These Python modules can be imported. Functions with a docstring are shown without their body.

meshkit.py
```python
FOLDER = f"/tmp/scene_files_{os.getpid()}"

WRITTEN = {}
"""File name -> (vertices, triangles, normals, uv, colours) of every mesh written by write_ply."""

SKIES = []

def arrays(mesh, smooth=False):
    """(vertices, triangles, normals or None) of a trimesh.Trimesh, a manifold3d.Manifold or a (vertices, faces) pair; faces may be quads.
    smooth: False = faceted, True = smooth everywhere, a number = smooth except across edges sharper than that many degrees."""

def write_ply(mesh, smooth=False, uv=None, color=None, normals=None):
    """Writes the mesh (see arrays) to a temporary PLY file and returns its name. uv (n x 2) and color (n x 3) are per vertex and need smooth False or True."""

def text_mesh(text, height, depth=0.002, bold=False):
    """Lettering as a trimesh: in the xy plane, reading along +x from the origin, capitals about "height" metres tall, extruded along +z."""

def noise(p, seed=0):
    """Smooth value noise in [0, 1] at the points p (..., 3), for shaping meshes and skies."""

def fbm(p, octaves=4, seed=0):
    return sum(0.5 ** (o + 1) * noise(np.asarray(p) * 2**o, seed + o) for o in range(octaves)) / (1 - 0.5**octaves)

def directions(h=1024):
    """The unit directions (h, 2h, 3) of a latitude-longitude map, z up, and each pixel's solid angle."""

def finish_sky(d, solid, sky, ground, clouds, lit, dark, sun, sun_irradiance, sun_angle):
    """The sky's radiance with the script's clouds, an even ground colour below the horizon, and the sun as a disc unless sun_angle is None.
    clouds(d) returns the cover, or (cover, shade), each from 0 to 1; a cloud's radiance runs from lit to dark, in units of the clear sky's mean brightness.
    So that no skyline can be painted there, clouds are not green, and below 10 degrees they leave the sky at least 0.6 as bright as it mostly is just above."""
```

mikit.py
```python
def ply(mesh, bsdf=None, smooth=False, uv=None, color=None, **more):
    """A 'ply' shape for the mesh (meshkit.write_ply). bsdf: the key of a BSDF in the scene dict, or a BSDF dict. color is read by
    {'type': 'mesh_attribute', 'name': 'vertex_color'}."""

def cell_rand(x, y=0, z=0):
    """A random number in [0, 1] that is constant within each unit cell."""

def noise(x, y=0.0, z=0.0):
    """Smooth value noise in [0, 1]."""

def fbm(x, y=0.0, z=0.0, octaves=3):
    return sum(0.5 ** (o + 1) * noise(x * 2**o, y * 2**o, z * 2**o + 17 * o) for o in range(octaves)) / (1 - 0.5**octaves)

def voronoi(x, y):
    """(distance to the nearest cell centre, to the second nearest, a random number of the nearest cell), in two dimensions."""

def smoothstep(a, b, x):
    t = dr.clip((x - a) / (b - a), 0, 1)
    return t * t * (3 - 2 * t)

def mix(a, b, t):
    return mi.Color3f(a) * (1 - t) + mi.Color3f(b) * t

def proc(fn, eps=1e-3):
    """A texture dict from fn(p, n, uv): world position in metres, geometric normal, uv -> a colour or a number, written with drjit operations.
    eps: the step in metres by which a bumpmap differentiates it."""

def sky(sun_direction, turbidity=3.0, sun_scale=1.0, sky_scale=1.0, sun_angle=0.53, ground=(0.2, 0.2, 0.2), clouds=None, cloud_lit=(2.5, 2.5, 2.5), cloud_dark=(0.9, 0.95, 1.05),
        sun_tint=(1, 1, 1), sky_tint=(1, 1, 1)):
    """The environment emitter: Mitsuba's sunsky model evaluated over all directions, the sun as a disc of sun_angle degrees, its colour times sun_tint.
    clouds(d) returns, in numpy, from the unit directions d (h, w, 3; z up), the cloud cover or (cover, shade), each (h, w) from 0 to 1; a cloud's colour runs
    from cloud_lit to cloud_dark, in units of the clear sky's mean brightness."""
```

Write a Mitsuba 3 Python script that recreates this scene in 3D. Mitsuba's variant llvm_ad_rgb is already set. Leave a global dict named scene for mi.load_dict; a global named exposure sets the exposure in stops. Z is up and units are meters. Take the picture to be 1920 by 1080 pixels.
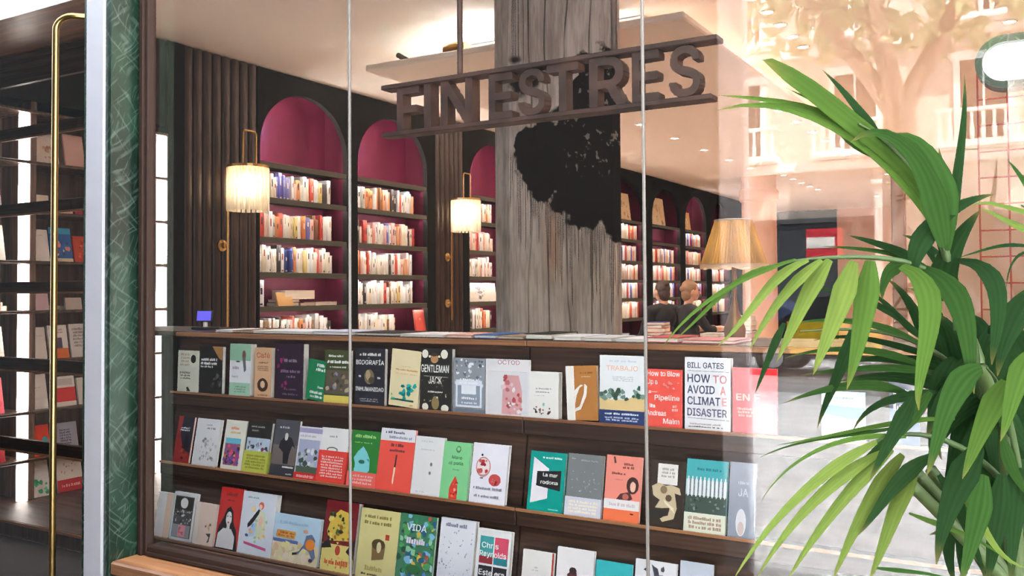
import math, random
import numpy as np, trimesh, shapely, manifold3d as m3
import drjit as dr
import mitsuba as mi
import mikit, meshkit
from mikit import proc, noise, fbm, voronoi, cell_rand, smoothstep, mix
from shapely.geometry import Polygon, Point, box as sbox
from shapely import affinity

T = mi.ScalarTransform4f
scene, labels = {}, {}

# ------------------------------------------------------------------ camera, sky, sun, exposure
YAW, PITCH, ROLL = (math.radians(v) for v in (30.73, 1.50, -0.384))
_F = np.array([-math.sin(YAW) * math.cos(PITCH), math.cos(YAW) * math.cos(PITCH), math.sin(PITCH)])
_R = np.array([math.cos(YAW), math.sin(YAW), 0.0])
_U = np.cross(_R, _F)
_UP = -math.sin(ROLL) * _R + math.cos(ROLL) * _U
EYE = np.array([0.0, 0.0, 1.55])
scene['camera'] = {
    'type': 'perspective', 'fov_axis': 'x', 'fov': math.degrees(2 * math.atan(960 / 1700)),
    'near_clip': 0.05, 'far_clip': 400.0, 'principal_point_offset_y': 37 / 1080,
    'to_world': T().look_at(origin=EYE.tolist(), target=(EYE + _F).tolist(), up=_UP.tolist())}
exposure = 0.62


def sky_clouds(d):
    n = meshkit.fbm(d * np.array([2.2, 2.2, 5.0]) + 3.0, 4, seed=4)
    return np.clip((n - 0.42) * 4, 0, 1) * 0.8


SUN_DIR = (0.62, 0.5, 1.35)
scene['sky'] = mikit.sky(SUN_DIR, turbidity=3.5, sun_scale=24.0, sky_scale=24.0, sun_angle=0.8, ground=(0.3, 0.29, 0.28), clouds=sky_clouds,
                         cloud_lit=(2.2, 2.2, 2.25), cloud_dark=(1.15, 1.15, 1.15), sky_tint=(1.25, 1.0, 0.72), sun_tint=(0.86, 1.0, 1.25))
scene['sky']['sampling_weight'] = 45.0


# ------------------------------------------------------------------ colour and mesh helpers
def lin(h):
    c = np.array([int(h[i:i + 2], 16) / 255 for i in (0, 2, 4)])
    return np.where(c <= 0.04045, c / 12.92, ((c + 0.055) / 1.055) ** 2.4)


def lc(h):
    return [float(x) for x in lin(h)]


def rgb(h):
    return {'type': 'rgb', 'value': [float(x) for x in lin(h)]}


def numbered(name):
    if name not in used:
        used.add(name)
        return name
    k = 1
    while f'{name}_{k:03d}' in used:
        k += 1
    used.add(f'{name}_{k:03d}')
    return f'{name}_{k:03d}'


used = set()


def thing(name, label, cat, group=None):
    key = numbered(name)
    labels[key] = {'label': label, 'category': cat}
    if group:
        labels[key]['group'] = group
    return key


def obj(name, mesh, bsdf, parent=None, label=None, **more):
    key = numbered((parent + '__' if parent else '') + name)
    scene[key] = mikit.ply(mesh, bsdf, **more)
    if label and parent:
        labels[key] = {'label': label}
    return key


def put(name, shape, parent):
    key = numbered(parent + '__' + name)
    scene[key] = shape
    return key


def single(name, mesh, bsdf, label, cat, group=None, **more):
    key = obj(name, mesh, bsdf, None, **more)
    labels[key] = {'label': label, 'category': cat}
    if group:
        labels[key]['group'] = group
    return key


def struct(name, mesh, bsdf, label, **more):
    key = obj(name, mesh, bsdf, None, **more)
    labels[key] = {'label': label, 'kind': 'structure', 'category': name.split('_')[0]}
    return key


def structroot(name, label):
    key = numbered(name)
    labels[key] = {'label': label, 'kind': 'structure', 'category': name.split('_')[0]}
    return key


def emit(h, k, w=1.0):
    return {'type': 'area', 'sampling_weight': w, 'radiance': {'type': 'rgb', 'value': [float(x) * k for x in lin(h)]}}


def cat(*ms):
    return trimesh.util.concatenate(list(ms))


def bx(x0, x1, y0, y1, z0, z1, c=0.0):
    """A box, its edges chamfered by c."""
    if c <= 0:
        m = trimesh.creation.box(extents=(x1 - x0, y1 - y0, z1 - z0))
        m.apply_translation(((x0 + x1) / 2, (y0 + y1) / 2, (z0 + z1) / 2))
        return m
    pts = []
    for x, sx in ((x0, 1), (x1, -1)):
        for y, sy in ((y0, 1), (y1, -1)):
            for z, sz in ((z0, 1), (z1, -1)):
                pts += [(x, y + sy * c, z + sz * c), (x + sx * c, y, z + sz * c), (x + sx * c, y + sy * c, z)]
    return trimesh.Trimesh(*_hull(np.array(pts)), process=False)


def _hull(p):
    h = trimesh.convex.convex_hull(p)
    return np.array(h.vertices), np.array(h.faces)


def ext(poly, h):
    return trimesh.creation.extrude_polygon(poly, h, engine='earcut')


def axes(m, ex, ey, ez, o=(0, 0, 0)):
    """Maps mesh axes x, y, z to the given world vectors."""
    M = np.eye(4)
    M[:3, 0], M[:3, 1], M[:3, 2], M[:3, 3] = ex, ey, ez, o
    m = m.copy()
    m.apply_transform(M)
    return m


def prism_yz(poly, x0, x1):
    """polygon in (y, z) extruded along x"""
    return axes(ext(poly, x1 - x0), (0, 1, 0), (0, 0, 1), (1, 0, 0), (x0, 0, 0))


def prism_xy(poly, z0, z1):
    m = ext(poly, z1 - z0)
    m.apply_translation((0, 0, z0))
    return m


def prism_xz(poly, y0, y1):
    """polygon in (x, z) extruded along y from y1 to y0"""
    return axes(ext(poly, y1 - y0), (1, 0, 0), (0, 0, 1), (0, -1, 0), (0, y1, 0))


def spline(pts, n):
    p = np.asarray(pts, float)
    from scipy.interpolate import CubicSpline
    d = np.r_[0, np.cumsum(np.linalg.norm(np.diff(p, axis=0), axis=1))]
    return CubicSpline(d, p)(np.linspace(0, d[-1], n)) if len(p) > 2 else p[0] + (p[1] - p[0]) * np.linspace(0, 1, n)[:, None]


def tube(path, rad, sides=8, cap=True):
    path = np.asarray(path, float)
    n = len(path)
    rad = np.broadcast_to(rad, (n,))
    tan = np.gradient(path, axis=0)
    tan /= np.linalg.norm(tan, axis=1, keepdims=True)
    ref = np.array([0.31, 0.2, 0.93]) if abs(tan[0] @ [0.31, 0.2, 0.93]) < 0.9 else np.array([1.0, 0, 0])
    a = np.cross(tan[0], ref)
    vs = []
    for i in range(n):
        a = a - tan[i] * (a @ tan[i])
        a /= np.linalg.norm(a)
        b = np.cross(tan[i], a)
        th = np.arange(sides) * 2 * np.pi / sides
        vs.append(path[i] + rad[i] * (np.cos(th)[:, None] * a + np.sin(th)[:, None] * b))
    v = np.vstack(vs)
    f = []
    for i in range(n - 1):
        for k in range(sides):
            p, q = i * sides + k, i * sides + (k + 1) % sides
            f += [(p, q, q + sides), (p, q + sides, p + sides)]
    if cap:
        v = np.vstack([v, path[:1], path[-1:]])
        for k in range(sides):
            f += [(n * sides, (k + 1) % sides, k), (n * sides + 1, (n - 1) * sides + k, (n - 1) * sides + (k + 1) % sides)]
    return trimesh.Trimesh(v, f, process=False)


def cyl(p0, p1, r, sides=16, r1=None):
    return tube([p0, p1], [r, r if r1 is None else r1], sides)


def lathe(profile, n=24, o=(0, 0, 0)):
    m = trimesh.creation.revolve(np.array(profile, float), sections=n)
    m.apply_translation(o)
    return m


class VC:
    """Collects coloured pieces into one mesh with a colour per vertex."""

    def __init__(self):
        self.v, self.f, self.c, self.n = [], [], [], 0

    def add(self, mesh, color):
        v, f = np.asarray(mesh.vertices), np.asarray(mesh.faces)
        c = lin(color) if isinstance(color, str) else np.asarray(color)
        self.v.append(v)
        self.f.append(f + self.n)
        self.c.append(np.broadcast_to(c, (len(v), 3)))
        self.n += len(v)
        return self

    def shape(self, M=None, bsdf='paper'):
        v, f = np.vstack(self.v), np.vstack(self.f)
        if M is not None:
            v = v @ M[:3, :3].T + M[:3, 3]
        return mikit.ply((v, f), bsdf, color=np.vstack(self.c))


def frame(o, ex, ey, ez):
    M = np.eye(4)
    M[:3, 0], M[:3, 1], M[:3, 2], M[:3, 3] = ex, ey, ez, o
    return M


def ordinal(n):
    w = ['first', 'second', 'third', 'fourth', 'fifth', 'sixth', 'seventh', 'eighth', 'ninth', 'tenth', 'eleventh', 'twelfth', 'thirteenth', 'fourteenth', 'fifteenth', 'sixteenth',
         'seventeenth', 'eighteenth', 'nineteenth', 'twentieth']
    return w[n] if n < 20 else ('twenty-' + w[n - 20] if n < 29 else 'thirtieth')


# ------------------------------------------------------------------ materials
def principled(c, rough=0.5, metal=0.0, spec=0.5, **k):
    return {'type': 'twosided', 'bsdf': {'type': 'principled', 'base_color': c, 'roughness': rough, 'metallic': metal, 'specular': spec, **k}}


def mat(key, h, rough=0.5, metal=0.0, **k):
    scene[key] = principled(rgb(h) if isinstance(h, str) else h, rough, metal, **k)


def C3(h):
    return mi.Color3f(*[float(x) for x in lin(h)])


VCOL = {'type': 'mesh_attribute', 'name': 'vertex_color'}
scene['paper'] = principled(VCOL, 0.55, spec=0.15)


def wood(a, b, scale=1.0, along='x'):
    def fn(p, n, uv):
        u, v, w = (p.x, p.y, p.z) if along == 'x' else (p.z, p.x, p.y)
        g = fbm(u * 1.6 * scale, v * 26 * scale, w * 26 * scale, 3)
        s = noise(u * 5 * scale, v * 130 * scale, w * 130 * scale)
        return mix(lc(a), lc(b), smoothstep(0.3, 0.75, g * 0.75 + s * 0.25))
    return proc(fn)


scene['walnut'] = principled(wood('271b16', '402e24'), 0.5, spec=0.2)
scene['walnut_up'] = principled(wood('2c201b', '4b372b', 1.0, 'z'), 0.4)
scene['sill_wood'] = principled(wood('7c5238', 'a9764f', 0.8), 0.38)
scene['reed_wood'] = principled(wood('170f0c', '291c16', 1.4, 'z'), 0.42, spec=0.28)
scene['floor_stone'] = principled(proc(lambda p, n, uv: mix(lc('c9bcac'), lc('ddd2c4'), fbm(p.x * 6, p.y * 6, 0, 4))), 0.5)
scene['black_paint'] = {'type': 'twosided', 'bsdf': {'type': 'diffuse', 'reflectance': rgb('191a19')}}
mat('shelf_edge', '3c3d34', 0.6, spec=0.2)
mat('magenta_paint', '461325', 0.6, spec=0.15)
mat('bronze', '33251f', 0.6, 0.0, spec=0.2)
mat('brass', 'c9a468', 0.28, 1.0)
mat('dark_brass', '8c6a3c', 0.35, 1.0)
mat('red_metal', 'b0483a', 0.45)
mat('steel_strip', 'c2bec2', 0.5)
mat('silicone', '7c7772', 0.4)
mat('ceiling_paint', 'efe2d6', 0.9)
mat('raft_paint', 'efe2d6', 0.8)
mat('peach_paint', 'e8bfa4', 0.8)
mat('brown_post', '7c4f39', 0.5)
mat('black_cloth', '1b1b1d', 0.9)
mat('skin', 'd0a088', 0.5)
mat('hair_dark', '33241d', 0.5)
mat('hair_light', '87684c', 0.5)
mat('rubber', '202022', 0.8)
mat('led_trim', 'e6dfd4', 0.5)
mat('lamp_black', '000000', 0.9)


def rust_fn(p, n, uv):
    g = fbm(p.x * 9, p.y * 9, p.z * 9, 3)
    return mix(lc('2c201b'), lc('46312a'), smoothstep(0.25, 0.75, g))


scene['corten'] = principled(proc(rust_fn), 0.55, 0.35)


def marble_fn(p, n, uv):
    a, z = p.x + p.y, p.z
    w = fbm(a * 3.1, z * 2.3, 4.0, 4)

    def strokes(c, s_, fine, along, seed, lo, hi):
        u, v = a * c + z * s_, z * c - a * s_
        bend = (fbm(a * 4 + seed, z * 4, seed, 3) - 0.5) * 0.10
        return smoothstep(lo, hi, noise((u + bend) * along, (v + bend) * fine, seed))

    vein = strokes(0.80, 0.60, 130.0, 14.0, 3.0, 0.66, 0.95) * 0.22 + strokes(0.75, -0.66, 110.0, 12.0, 8.0, 0.68, 0.95) * 0.18 + strokes(0.3, 0.95, 190.0, 22.0, 5.0, 0.70, 0.95) * 0.14
    base = mix(lc('0d1c15'), lc('254232'), smoothstep(0.28, 0.72, fbm(a * 3.0, z * 1.8 + w * 1.5, 9.0, 4)))
    return base * (1 - vein) + C3('7f978a') * vein


scene['green_marble'] = principled(proc(marble_fn), 0.25)

PIL_O, PIL_D, PIL_W = (-3.109, 5.2), (0.888, 0.46), 0.694


def pillar_fn(p, n, uv):
    s = ((p.x - PIL_O[0]) * PIL_D[0] + (p.y - PIL_O[1]) * PIL_D[1]) / PIL_W
    z = p.z
    g = fbm(s * 5, z * 2.2, 2.0, 4)
    fine = fbm(s * 60, z * 9, 5.0, 3)
    base = mix(lc('969391'), lc('c6c5c4'), smoothstep(0.25, 0.75, g * 0.6 + fine * 0.4))
    grain = smoothstep(0.62, 0.8, noise(s * 55 + fbm(s * 3, z * 0.8, 1, 2) * 3, z * 0.9, 3.0))
    base = base * (1 - 0.16 * grain)
    rusty = smoothstep(0.12, 0.0, dr.abs(s - 0.41 + (fine - 0.5) * 0.15)) * smoothstep(1.55, 1.75, z) * smoothstep(2.25, 2.0, z)
    base = base * (1 - rusty * 0.45) + C3('9a6a42') * rusty * 0.45
    for k, sx in enumerate((0.2, 0.36, 0.565, 0.8)):
        wob = (noise(z * 2.5, k * 7.0) - 0.5) * 0.05
        line = smoothstep(0.012, 0.004, dr.abs(s + wob - sx)) * (0.35 + 0.5 * noise(z * 5, k * 3.0, 8.0))
        base = base * (1 - line)
    # black paint thrown on the concrete, with runs below it
    rag = (fbm(s * 9, z * 9, 11.0, 4) - 0.5) * 0.30
    low = 2.44 - 0.25 * smoothstep(0.0, 0.25, s) - 0.40 * dr.maximum(s - 0.25, 0.0)
    high = 2.50 + 0.25 * smoothstep(0.0, 0.22, s) + 0.40 * smoothstep(0.45, 0.75, s)
    body = smoothstep(-0.02, 0.02, z - low + rag) * smoothstep(-0.02, 0.02, high - z + rag) * smoothstep(-0.05, 0.02, s + rag * 0.3)
    blob = smoothstep(0.02, -0.03, dr.sqrt(dr.square((s - 0.17) * 0.75) + dr.square(z - 2.97)) - 0.10 + rag * 0.6)
    body = dr.maximum(body, blob)
    small = smoothstep(0.02, -0.02, dr.sqrt(dr.square((s - 0.08) * 0.69) + dr.square((z - 3.11) * 1.6)) - 0.045 + rag * 0.25)
    body = dr.maximum(body, small)
    q = s * 62 + (noise(z * 3.0, s * 8) - 0.5) * 1.1
    col, fr = dr.floor(q), q - dr.floor(q)
    ln = 0.03 + 0.62 * dr.power(cell_rand(col, 5.0), 2.2)
    drip = smoothstep(0.0, 0.06, z - (low - ln)) * smoothstep(0.10, 0.0, z - low) * smoothstep(0.30, 0.12, dr.abs(fr - 0.5)) * smoothstep(-0.02, 0.02, s)
    up = smoothstep(3.08, 3.12, z) * smoothstep(0.30, 0.14, dr.abs(fr - 0.5)) * smoothstep(0.02, 0.04, s) * smoothstep(0.16, 0.14, s) * smoothstep(0.35, 0.5, cell_rand(col, 9.0))
    body = dr.maximum(body, dr.maximum(drip * 0.85, up * 0.9))
    fleck = smoothstep(0.70, 0.78, fbm(s * 26, z * 26, 3.0, 3)) * smoothstep(0.5, 0.62, s) * smoothstep(2.3, 2.4, z)
    ink = mix(lc('1d1c1c'), lc('6a6a68'), fleck)
    return base * (1 - body) + ink * body


scene['pillar_concrete'] = {'type': 'twosided', 'bsdf': {'type': 'diffuse', 'reflectance': proc(pillar_fn)}}


def pave_fn(p, n, uv):
    tx, ty = p.x / 0.2, p.y / 0.2
    fx, fy = dr.abs(tx - dr.floor(tx) - 0.5), dr.abs(ty - dr.floor(ty) - 0.5)
    joint = smoothstep(0.475, 0.495, dr.maximum(fx, fy))
    tone = 0.9 + 0.2 * cell_rand(dr.floor(tx), dr.floor(ty)) * 0.5 + 0.15 * (fbm(p.x * 1.3, p.y * 1.3, 0, 3) - 0.5)
    return C3('e2e1e0') * tone * (1 - 0.35 * joint)


def road_fn(p, n, uv):
    return mix(lc('8f8d8b'), lc('a8a6a3'), fbm(p.x * 2, p.y * 2, 1, 4))


scene['paving'] = principled(proc(pave_fn), 0.8)
scene['asphalt'] = principled(proc(road_fn), 0.9)


def stone_fn(p, n, uv):
    row = p.z / 0.42
    off = dr.select(dr.floor(row) - 2 * dr.floor(row / 2) > 0.5, 0.5, 0.0)
    col = p.x / 0.95 + off
    jr, jc = dr.abs(row - dr.floor(row) - 0.5), dr.abs(col - dr.floor(col) - 0.5)
    joint = dr.maximum(smoothstep(0.46, 0.49, jr), smoothstep(0.48, 0.492, jc))
    return mix(lc('b8a89c'), lc('cabbb0'), fbm(p.x, p.z, 3, 4)) * (1 - 0.3 * joint)


scene['facade_stone'] = principled(proc(stone_fn), 0.85)
mat('white_stone', 'eae5de', 0.8)
mat('window_dark', '24282c', 0.5, spec=0.2)
mat('granite', '2c2b2b', 0.8, spec=0.2)
mat('car_blue', '1c2740', 0.4)
mat('car_grey', '45484c', 0.4)
mat('shutter', 'cdb9a2', 0.7)
mat('iron', '2c2c2e', 0.5)
mat('sign_red', 'a9202c', 0.5)
mat('taxi_black', '1f1f22', 0.2)
mat('taxi_yellow', 'f2c01e', 0.3)
mat('truck_body', '0f1214', 0.9, spec=0.1)
mat('truck_pale', '8f8c90', 0.6)


def bark_fn(p, n, uv):
    v = voronoi(dr.atan2(p.y + 8, p.x + 1.7) * 3 + p.x, p.z * 2.2)
    return mix(lc('86766a'), lc('a89a8c'), smoothstep(0.2, 0.7, v[2]))


scene['plane_bark'] = principled(proc(bark_fn), 0.8)
scene['tree_leaf'] = {'type': 'principledthin', 'base_color': VCOL, 'roughness': 0.6, 'diff_trans': 0.9, 'spec_trans': 0.0}
scene['palm_leaf'] = {'type': 'principledthin', 'base_color': VCOL, 'roughness': 0.42, 'diff_trans': 0.55, 'spec_trans': 0.0}
scene['palm_stem'] = principled(VCOL, 0.5)
scene['pane_glass'] = {'type': 'thindielectric', 'int_ior': 1.74}
scene['rod_glass'] = {'type': 'principledthin', 'base_color': rgb('f6efe6'), 'roughness': 0.3, 'diff_trans': 1.1, 'spec_trans': 0.35}
scene['shade_cloth'] = {'type': 'principledthin', 'base_color': VCOL, 'roughness': 0.5, 'diff_trans': 0.8, 'spec_trans': 0.0}
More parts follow.
